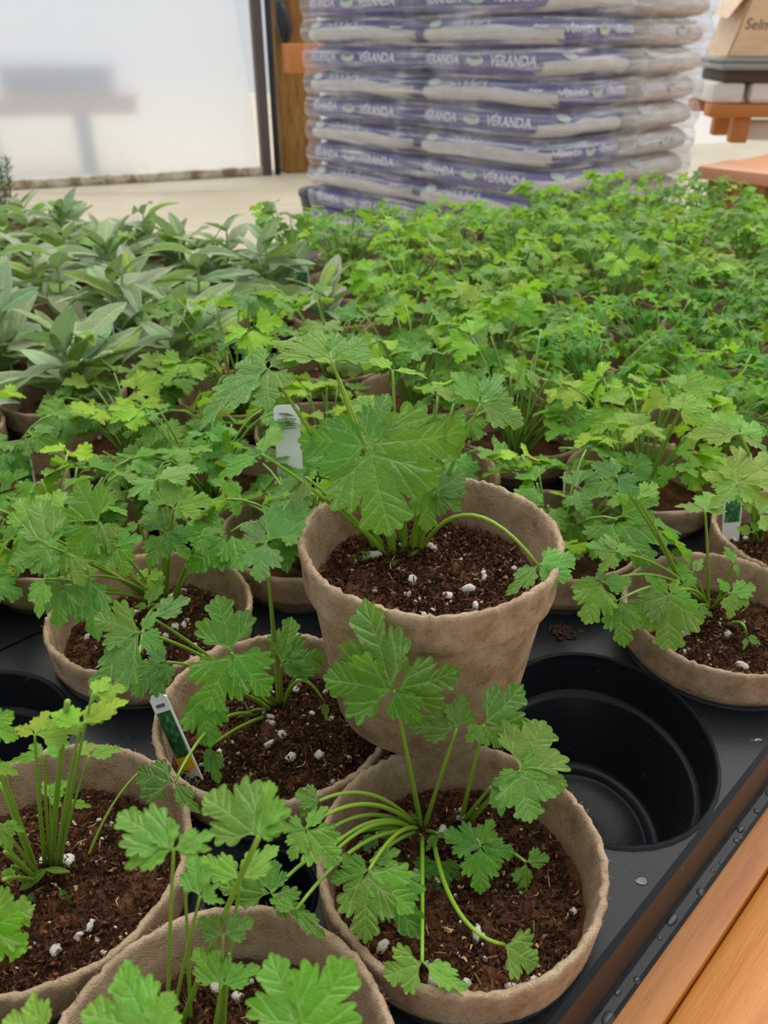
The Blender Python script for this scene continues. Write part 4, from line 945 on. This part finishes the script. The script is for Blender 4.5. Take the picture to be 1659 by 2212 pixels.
lf((140, 1265), .045, [(80, 1275, 'c', .9), (120, 1345, 'b', .9), (180, 1300, 'a', .8)], (-.1, -.55, .83), (102, 150, 62), (355, 1262))
lf((250, 1180), .052, [(300, 1160, 'd', .9), (230, 1130, 'a', .8), (270, 1235, 'b', .9)], (0, -.55, .83), (96, 146, 54), (362, 1260))
lf((150, 1200), .056, [(105, 1240, 'b', .9), (175, 1255, 'a', .9), (120, 1180, 's', .9)], (0, -.55, .83), (112, 160, 66), (358, 1260))
lf((300, 1420), .012, [(245, 1440, 'b', .9), (320, 1470, 'c', .9), (270, 1395, 's', .9)], (-.1, -.5, .85), (84, 132, 44), (355, 1275), bow=.8)
lf((430, 1160), .03, [(470, 1135, 's', .9), (445, 1195, 'a', .8)], (.1, -.5, .85), (92, 142, 50), (380, 1262))
# ---- right hand pot
K_ = Hero('potted_parsley', (1588, 1301), RIM, 6.0, 0, 'parsley seedling overhanging the far rim of the empty tray cell', (1530, 1262), at=(3, 0)); lf = K_.leaf
lf((1447, 1284), .020, [(1444, 1398, 'r', .85), (1363, 1310, 'd', .9), (1508, 1306, 'c', .9), (1400, 1245, 's', .9), (1468, 1252, 's', .9)], (-.1, -.72, .68), (110, 158, 60), (1528, 1265), bow=.8)
lf((1340, 1295), .024, [(1346, 1386, 'a', .85), (1374, 1352, 's', .9), (1286, 1308, 's', .9)], (-.1, -.65, .75), (88, 138, 46), (1525, 1265), bow=.9)
lf((1300, 1258), .028, [(1270, 1336, 'b', .9), (1240, 1262, 's', .9), (1360, 1250, 'c', .8), (1295, 1225, 's', .9)], (-.1, -.55, .83), (112, 158, 70), (1525, 1262), bow=.9)
lf((1329, 1192), .040, [(1274, 1172, 'c', .85), (1312, 1150, 's', .9), (1372, 1182, 'd', .85), (1302, 1228, 'a', .8)], (0, -.45, .88), (122, 166, 86), (1525, 1258), bow=.6)
lf((1523, 1106), .062, [(1468, 1084, 's', 1.0), (1535, 1060, 'a', .9), (1570, 1095, 's', .9)], (0, -.35, .93), (126, 168, 80), (1512, 1225))
lf((1377, 1078), .070, [(1425, 1036, 's', .8), (1335, 1060, 's', .8), (1400, 1050, 'a', .7)], (0, -.3, .95), (122, 170, 52), (1438, 1228))
lf((1331, 1029), .085, [(1284, 1000, 'a', .95), (1378, 1062, 'b', .9), (1325, 985, 's', .9)], (.1, -.55, .82), (74, 122, 72), (1440, 1225))
lf((1452, 1205), .012, [(1430, 1180, 's', .9), (1475, 1182, 's', .9)], (0, -.5, .85), (128, 166, 70), (1520, 1255))
lf((1576, 1282), .016, [(1636, 1262, 's', .95), (1580, 1330, 'a', .8), (1555, 1250, 's', .9), (1620, 1300, 'c', .8)], (.1, -.6, .8), (104, 160, 44), (1535, 1265))
lf((1495, 1235), .010, [(1450, 1225, 'c', .8), (1520, 1205, 's', .8), (1480, 1270, 'a', .8)], (0, -.55, .83), (118, 166, 56), (1525, 1262))
lf((1585, 1215), .02, [(1570, 1180, 'a', .8), (1598, 1240, 's', .9)], (.1, -.5, .85), (108, 156, 56), (1540, 1258))
lf((1505, 1310), .004, [(1540, 1325, 's', .9), (1500, 1350, 'a', .9)], (0, -.5, .85), (96, 144, 50), (1530, 1268))
lf((1612, 1375), -.012, [(1645, 1388, 's', .9), (1610, 1400, 's', .8)], (.1, -.6, .8), (110, 156, 60), (1570, 1345), via=(1600, 1345, -.006))
# ---- pot to the right of it
N_ = Hero('potted_parsley', (1740, 1150), RIM, .7, 1, 'tall pale parsley seedling in the peat pot with a white picture tag', (1640, 1165), at=(4, 0)); lf = N_.leaf
lf((1592, 1046), .090, [(1526, 1022, 'c', .9), (1575, 990, 'a', .9), (1680, 985, 'b', 1.0), (1545, 1082, 's', 1.0), (1655, 1080, 'b', .8), (1620, 1095, 's', .9)], (-.05, -.5, .86), (140, 178, 96), (1635, 1168), r0=.0014)
lf((1598, 938), .120, [(1500, 930, 's', .9), (1545, 890, 'a', .85), (1642, 908, 'c', .85), (1660, 965, 's', .9)], (0, -.4, .9), (140, 176, 96), (1640, 1160), r0=.0013)
lf((1640, 1110), .05, [(1680, 1150, 'b', .9), (1660, 1080, 'a', .9)], (0, -.5, .86), (132, 172, 88), (1645, 1165))
for tx in (1600, 1625, 1640): lf((tx, 1090), .05, [], rt=(1640, 1165), r0=.0015)
for tx, ty in ((1625, 1150), (1655, 1140)): lf((tx, ty), .015, [(tx-30, ty-10, 'a', .8), (tx+20, ty-30, 's', .8)], col=(120, 170, 50), rt=(1640, 1168))

# ------------------------------------------------------------------ prototypes for the massed plants
def clear(v, off=.0025):      # a point past the pot wall has to be above the rim
    return math.hypot(v.x, v.y) < .041 or v.z > PH + off
def fit_leaf(me, P, d, nn, L, wf=1.0):
    for t in range(14):
        M = frame(P, d, nn, L, wf)
        if all(clear(M @ v.co) for v in me.vertices): break
        d = d + Vector((0, 0, .14*d.length)); h = d.xy.normalized(); nn = nn - Vector((h.x, h.y, 0))*.10
        if t > 6: P = P + Vector((0, 0, .003))
    return M, P
def proto_parsley(seed, n=12, hmin=.045, hmax=.10, meshes=None, size=(.018, .027), cols=None):
    rr = random.Random(seed); root = new_pot('potted_parsley', (0, 0, 0), rr.random()*6, False, seed); meshes = meshes or COMP
    for k in range(n):
        a = rr.random()*6.283; up = rr.uniform(hmin, hmax); out = rr.uniform(.010, .064)*(1.15 - .35*up/hmax)
        rp = Vector((rr.uniform(-.006, .006), rr.uniform(-.006, .006), SOILZ-.002)); N = Vector((out*math.cos(a), out*math.sin(a), SOILZ + up))
        d = Vector((math.cos(a), math.sin(a), rr.uniform(-.5, .25))); nn = Vector((-.25*math.cos(a) + rr.gauss(0, .3), -.25*math.sin(a) + rr.gauss(0, .3), 1)); L = rr.uniform(*size); lm_ = rr.choice(meshes)
        if out > .036: N.z = max(N.z, PH + .006 + (out-.036)*.3)
        ML, N = fit_leaf(lm_, N, d, nn, L)
        mid = rp.lerp(N, .5) + Vector((0, 0, .3*out + max(0, out-.030)*.8)); pts = [rp*(1-t)**2 + mid*(2*t*(1-t)) + N*t*t for t in [i/6 for i in range(7)]]
        st = link('stalk', MB().tube(pts, [.0011 - .0005*i/6 for i in range(7)], 5).me('stalk', M_STALK), root); c = rr.choice(cols or GREEN) if rr.random() > .13 else (168, 202, 30); st.color = lin(124, 162, 66)
        o = link('leaf', lm_, st, ML); o.color = lin(*[max(4, q*f_ + rr.uniform(-14, 14)) for q, f_ in zip(c, (1.0, 1.03, .8))])
    return root
GB = GREEN + [(134, 180, 40), (142, 186, 36), (120, 160, 96), (112, 150, 92)]
LOOKS = [('bright yellow-green', [(164, 196, 34), (150, 186, 38), (132, 174, 44)], .085), ('deep green', [(82, 130, 36), (94, 142, 40), (108, 154, 44)], .07), ('pale green', [(148, 178, 100), (136, 170, 84), (124, 162, 68)], .08), ('fresh green', GREEN, .085),
         ('low spreading mid-green', GREEN, .05), ('tall mid-green', GREEN, .105), ('two-toned yellow and green', GREEN + [(150, 188, 32), (156, 190, 40)], .085), ('low deep green', [(86, 134, 38), (98, 144, 44)], .055)]
PROTO = [proto_parsley(100+s, 21 + s % 4, hmin=.03, hmax=LOOKS[s][2], cols=LOOKS[s][1], size=(.017, .0265)) for s in range(8)]
PCURL = [proto_parsley(200+s, 26, .02, .075, CURL, (.014, .021), [(78, 138, 40), (98, 158, 44), (118, 174, 50)]) for s in range(2)]
def proto_sage(seed):
    rr = random.Random(seed); root = new_pot('potted_sage', (0, 0, 0), rr.random()*6, False, seed)
    for sidx in range(rr.choice((1, 1, 2))):
        b0 = Vector((rr.uniform(-.012, .012), rr.uniform(-.012, .012), SOILZ-.002)); H = rr.uniform(.045, .08); tipp = b0 + Vector((rr.uniform(-.012, .012), rr.uniform(-.012, .012), H))
        pts = [b0.lerp(tipp, i/6) + Vector((.002*math.sin(i), 0, 0)) for i in range(7)]
        st = link('stalk', MB().tube(pts, [.0021 - .0009*i/6 for i in range(7)], 6).me('stalk', M_STALK), root); st.color = lin(150, 172, 112)
        a0 = rr.random()*6
        for k in range(6):
            f = .22 + .78*k/5; P = b0.lerp(tipp, f)
            for s_ in (0, math.pi):
                a = a0 + k*math.pi/2 + s_ + rr.uniform(-.3, .3); L = (.082 - .030*(f-.35)/.65)*rr.uniform(.75, 1.1); el = rr.uniform(-.15, .9) + .4*(f-.35)
                d = Vector((math.cos(a)*math.cos(el), math.sin(a)*math.cos(el), math.sin(el))); nn = Vector((-math.cos(a)*math.sin(el) + rr.gauss(0, .25), -math.sin(a)*math.sin(el) + rr.gauss(0, .25), math.cos(el)))
                lm_ = rr.choice(SAGE); ML, P_ = fit_leaf(lm_, P, d, nn, L, rr.uniform(.85, 1.15)); o = link('leaf', lm_, st, ML); o.color = lin(*[q + rr.uniform(-10, 10) for q in rr.choice(((158, 174, 138), (146, 166, 124), (168, 182, 152), (134, 158, 106), (136, 172, 64)))])
    return root
PSAGE = [proto_sage(300+s) for s in range(6)]
SLOOK = ['two-stemmed' if len([c for c in p.children if c.name.startswith('stalk')]) > 1 else 'single-stemmed' for p in PSAGE]
def proto_rosemary(seed):
    rr = random.Random(seed); root = new_pot('potted_rosemary', (0, 0, 0), 0, False, seed)
    for k in range(5):
        b0 = Vector((rr.uniform(-.015, .015), rr.uniform(-.015, .015), SOILZ-.002)); t = b0 + Vector((rr.uniform(-.03, .03), rr.uniform(-.03, .03), rr.uniform(.10, .16)))
        st = link('stalk', MB().tube([b0.lerp(t, i/6) for i in range(7)], [.0016 - .0008*i/6 for i in range(7)], 5).me('stalk', M_STALK), root); st.color = lin(130, 140, 90)
        mb = MB()
        for q in range(90):
            f = rr.uniform(.15, 1); p = b0.lerp(t, f); a = rr.random()*6.28; d = Vector((math.cos(a), math.sin(a), rr.uniform(.3, 1.2))).normalized()*rr.uniform(.012, .020)
            mb.tube([p, p + d*.6, p + d], [.0006, .0009, .0002], 3)
        o = link('needles', mb.me('needles', M_SAGE), st); o.color = lin(104, 128, 92); o['kind'] = 'stuff'
    return root
PROS = proto_rosemary(9)
protos = PROTO + PCURL + PSAGE + [PROS]
used = set(); HERO = {(0, 0), (1, 0), (0, 1), (1, 1), (1, 2), (3, 0), (4, 0), (2, 0), (0, 2)}
GAP = {(4, 5)}
def place(pr, m, label, group):
    if pr.name not in used: used.add(pr.name); o = pr; o.matrix_basis = m
    else: o = copy_tree(pr, None, m)
    place.last = o.name; POTC.append(m @ Vector((0, 0, PH))); tag(o, label, 'potted plant', group); return o
for o in protos: kids(o); [kids(c) for c in kids(o)]
count = 0
for i in range(-3, 22):
    for j in range(0, 19):
        if (i, j) in HERO or not in_bed(i, j) or not visible(i, j): continue
        if (i, j) in GAP: continue
        u, w = pot_uv(i, j)
        dep = proj(UV(u, w, RIM))[2]; rr = random.Random(i*101 + j*7)
        loc = UV(u + rr.uniform(-.0004, .0004), w + rr.uniform(-.0004, .0004), RIM - PH + rr.uniform(-.0001, .0001)); sc = rr.uniform(.92, 1.08)
        far = dep > 1.15
        m = Matrix.Translation(loc) @ Matrix.Rotation(R(rr.uniform(-.35, .35)), 4, 'X') @ Matrix.Rotation(R(rr.uniform(-.35, .35)), 4, 'Y') @ Matrix.Rotation(rr.random()*6.28, 4, 'Z')
        if dep > .85: m = m @ Matrix.Diagonal((1, 1, 1, 1)) @ Matrix.Scale(1 - .16*min(1, (dep-.85)/.35), 4)
        sage = (u < .60 and w > .56) or (u < .40 and w > .53)
        if w > 1.35 and u < .56: place(PROS, m, 'needle-leaved rosemary in a peat pot at the outer corner of the sage bench', 'rosemary pots')
        elif sage:
            q = rr.randrange(6); where = 'on the side bench beside the concrete floor' if w > .84 and u > .40 else 'on the side bench' if w > .84 else 'next to the parsley rows'
            place(PSAGE[q], m, SLOOK[q] + ' grey-green sage in a peat pot ' + where, SLOOK[q] + ' sage ' + where)
        elif (j in (0, 1, 2) and 5 <= i <= 7) : place(rr.choice(PCURL), m, 'low dark curly parsley in a peat pot beyond the tall pale parsley', 'curly parsley pots')
        else:
            q = rr.randrange(8)
            if i + j <= 6 and i <= 3: q = (4, 7, 1)[(i+j) % 3]
            where = 'in the row along the bench edge' if j == 0 else 'beside the sage plants' if (w > .43 and u < .75) else 'in rows facing the wrapped pallet' if (w > .65 or u > 1.2) else 'beside the curly parsley' if 4 <= i <= 8 and j <= 3 else 'behind the raised pot' if i + j <= 6 else 'in the middle rows of the bench'
            place(PROTO[q], m, LOOKS[q][0] + ' parsley in a peat pot ' + where, LOOKS[q][0] + ' parsley ' + where)
        if (i, j) == (4, 1): behind = bpy.data.objects[place.last]
        if (i, j) == (2, 1): under = bpy.data.objects[place.last]
        count += 1
B_ = Hero.__new__(Hero); B_.o = behind; B_.base = behind.matrix_basis.translation.copy(); B_.zr = B_.base.z + PH; B_.soil = B_.base.z + SOILZ + .001; B_.root = B_.base + Vector((0, 0, SOILZ)); B_.k = 0; B_.rs = .9
st = B_.leaf((1472, 882), .105, [(1535, 858, 's', 1.0), (1545, 888, 'c', .8), (1440, 872, 's', .8)], (.1, -.35, .93), (136, 180, 62), r0=.0018, bow=.2)
st.matrix_basis = behind.matrix_basis.inverted() @ Matrix.Translation(B_.base)
for k, c in enumerate([c for c in under.children if c.name.startswith('stalk')]):
    q = Vector((0, 0, 0))
    for v_ in list(c.data.vertices)[-5:]: q += under.matrix_basis.to_3x3() @ v_.co/5
    c.matrix_basis = Matrix.Rotation(R(90 + ((k*47) % 110 - 55)) - math.atan2(q.y, q.x), 4, 'Z') @ c.matrix_basis
for p in protos:
    if p.name not in used:
        for c in list(p.children_recursive): bpy.data.objects.remove(c)
        bpy.data.objects.remove(p)

# ------------------------------------------------------------------ plant tags
def plant_tag(bot, z, top, wpx, label, kind='picture', yaw=0.0, group=None, pot=None):
    n = Vector((math.sin(yaw), -math.cos(yaw), .25)).normalized(); best = None
    for k in range(38):
        zz = RIM - .018 + .002*k; q = atz(*bot, zz); dn = Vector((0, 0, -1)) + n*n.z; dn.normalize(); foot = q + dn*((zz - (RIM - .024))/max(.3, -dn.z))
        rr_ = min(max((q.xy - c.xy).length*(1 if zz < RIM + .004 else .0), (foot.xy - c.xy).length) for c in ([UV(*pot_uv(*pot))] if pot else POTC))
        if best is None or rr_ < best[0] - .0005: best = (rr_, zz)
        if rr_ < .0375: break
    z = best[1] if best[0] >= .0375 else zz; B = atz(*bot, z)
    T = onplane(*top, B, n); up = (T - B); L = up.length; up.normalize(); x = up.cross(n).normalized(); z_ = x.cross(up); dep = proj(B)[2]; w = wpx/FPX*dep/max(.35, abs(x.x))
    M = Matrix(((x.x, up.x, z_.x, B.x), (x.y, up.y, z_.y, B.y), (x.z, up.z, z_.z, B.z), (0, 0, 0, 1)))
    o = empty('plant_tag'); o.matrix_basis = M; tag(o, label, 'plant tag', group)
    h = w/2; t = .0004; stake = .010 + max(0.0, z - RIM + .022)*1.04
    pts = [(-h, -stake*.8), (-.3*h, -stake), (.3*h, -stake), (h, -stake*.8), (h, L-.002), (h-.002, L), (-h+.002, L), (-h, L-.002)]
    n_ = len(pts); mb = MB().add([(a, b, -t) for a, b in pts] + [(a, b, t) for a, b in pts], [tuple(range(n_-1, -1, -1)), tuple(range(n_, 2*n_))] + [(k, (k+1) % n_, n_+(k+1) % n_, n_+k) for k in range(n_)])
    link('tag_body', mb.me('tag', M_TAGW, False), o)
    if kind != 'back':
        link('picture', MB().box((-h*.84, L*.20, t), (h*.84, L*.78, t*1.6)).me('pic', M_PICT, False), o, None)
        if kind == 'yellow': link('yellow_band', MB().box((-h*.9, L*.04, t), (h*.9, L*.20, t*1.6)).me('yb', M_YEL, False), o)
        link('print_line', MB().box((-h*.5, L*.84, t), (h*.5, L*.88, t*1.5)).me('ln', M_INK, False), o)
    else:
        for k in range(5): link('print_line', MB().box((-h*.75, L*(.72-.045*k), t), (h*(.7 - .1*(k % 2)), L*(.735-.045*k), t*1.5)).me('ln', M_INK, False), o)
        link('emblem', MB().tube([(-h*.6, L*.85, t*1.3), (0, L*.83, t*1.3), (h*.5, L*.79, t*1.3)], [.0003, .0007, .0002], 5).me('em', M_INK), o)
plant_tag((412, 1668), RIM-.012, (338, 1500), 42, 'slim tag with a green herb picture leaning in a peat pot of parsley', 'yellow', -.5, pot=(1, 1))
plant_tag((625, 985), RIM+.02, (618, 875), 54, 'white tag with grey printed lines, seen from the back, behind the raised pot', 'back', .2, pot=(2, 2))
plant_tag((1578, 1150), RIM-.005, (1588, 1034), 40, 'white tag with a green picture upright under pale parsley leaves', 'picture', .1, pot=(4, 0))
plant_tag((62, 1068), RIM+.01, (40, 960), 46, 'tag with green picture and yellow foot at the edge of the sage', 'yellow', -.3, pot=(1, 4))
plant_tag((326, 1040), RIM+.008, (312, 972), 18, 'narrow white tag edge-on among crowded parsley stems', 'back', .8, pot=(2, 3))
for k, (bx, by, tx, ty, kd, lb_) in enumerate(((238, 780, 224, 690, 'yellow', 'tag with green picture and yellow foot among the sage'), (478, 715, 470, 625, 'back', 'white printed tag standing among tall sage leaves'),
        (225, 625, 215, 560, 'picture', 'white-framed tag with dark green picture in a sage pot'), (190, 565, 184, 515, 'picture', 'white-framed tag with dark green picture in a sage pot'), (345, 650, 336, 590, 'picture', 'white-framed tag with dark green picture in a sage pot'),
        (1245, 740, 1243, 680, 'picture', 'tag half hidden by massed parsley leaves'), (1088, 812, 1090, 760, 'picture', 'tag half hidden by massed parsley leaves'), (655, 630, 650, 575, 'picture', 'tag half hidden by massed parsley leaves'), (1230, 640, 1228, 590, 'picture', 'tag half hidden by massed parsley leaves'))):
    plant_tag((bx, by), RIM+.006, (tx, ty), 38 if by > 640 else 30, lb_, kd, rnd.uniform(-.3, .3), 'sage tags' if 'sage pot' in lb_ else ('parsley tags' if 'massed' in lb_ else None))

# ------------------------------------------------------------------ water drops on the tray lip and deck
def drop_mesh(seed):
    bm = bmesh.new(); bmesh.ops.create_icosphere(bm, subdivisions=3, radius=1)
    for v_ in bm.verts:
        v_.co *= 1 + .15*noise.noise(v_.co + Vector((seed*4, 0, 0)))
        if v_.co.z < 0: v_.co.z *= .15
        v_.co.z *= .6
    me = bpy.data.meshes.new('drop'); bm.to_mesh(me); bm.free(); me.materials.append(M_WATER); me.shade_smooth(); return me
DROPS = [drop_mesh(s) for s in range(3)]
rr = random.Random(4)
u = -.02
while u < .36:
    sz = rr.uniform(.0007, .0019); p = UV(u, .061 - .0080 + rr.uniform(-.0015, .0015), DECK - .0189)
    o = link('water_drop', DROPS[rr.randrange(3)]); o.matrix_basis = Matrix.Translation(p) @ Matrix.Rotation(R(45), 4, 'Z') @ Matrix.Diagonal((sz*rr.uniform(1, 2.0), sz, sz, 1)); tag(o, 'clear water drop beaded on the lip of the black tray at the bench edge', 'water drop', 'drops on the tray lip'); u += rr.uniform(.006, .02)
for uv_ in ((.378, .163), (.374, .158), (.409, .160), (.199, .0655), (.297, .0645), (.189, .354), (.203, .367)):
    p = UV(*uv_, DECK + .0002); sz = rr.uniform(.0010, .0018); o = link('water_drop', DROPS[rr.randrange(3)]); o.matrix_basis = Matrix.Translation(p) @ Matrix.Diagonal((sz*1.4, sz, sz, 1)); tag(o, 'clear water drop lying on the flat black deck between pots', 'water drop', 'drops on the tray deck')
# loose soil crumbs spilled on the deck
def crumb_patch(px, spread, n, seed):
    rr = random.Random(seed); c = UV(*px, DECK); mb = MB()
    for _ in range(n):
        p = c + Vector((rr.gauss(0, spread), rr.gauss(0, spread), rr.uniform(.0002, .0012))); L = rr.uniform(.0006, .003); a = rr.random()*6.28; d = Vector((math.cos(a), math.sin(a), rr.uniform(-.1, .3)))*L
        mb.tube([p-d, p + Vector((0, 0, L*.15)), p+d], [.0002, rr.uniform(.0003, .0008), .0002], 4)
    o = link('spilled_soil', mb.me('crumbs', M_DEBRIS)); o['kind'] = 'stuff'; tag(o, ['dark soil crumbs spilled beside the raised pot', 'dark soil crumbs spilled on the deck by the right-hand pot', 'dark soil crumbs spilled on the deck in front of crowded parsley'][seed], 'soil')
crumb_patch((.2985, .1690), .0030, 60, 0); crumb_patch((.3870, .1500), .0035, 90, 1); crumb_patch((.1960, .3530), .0030, 50, 2)
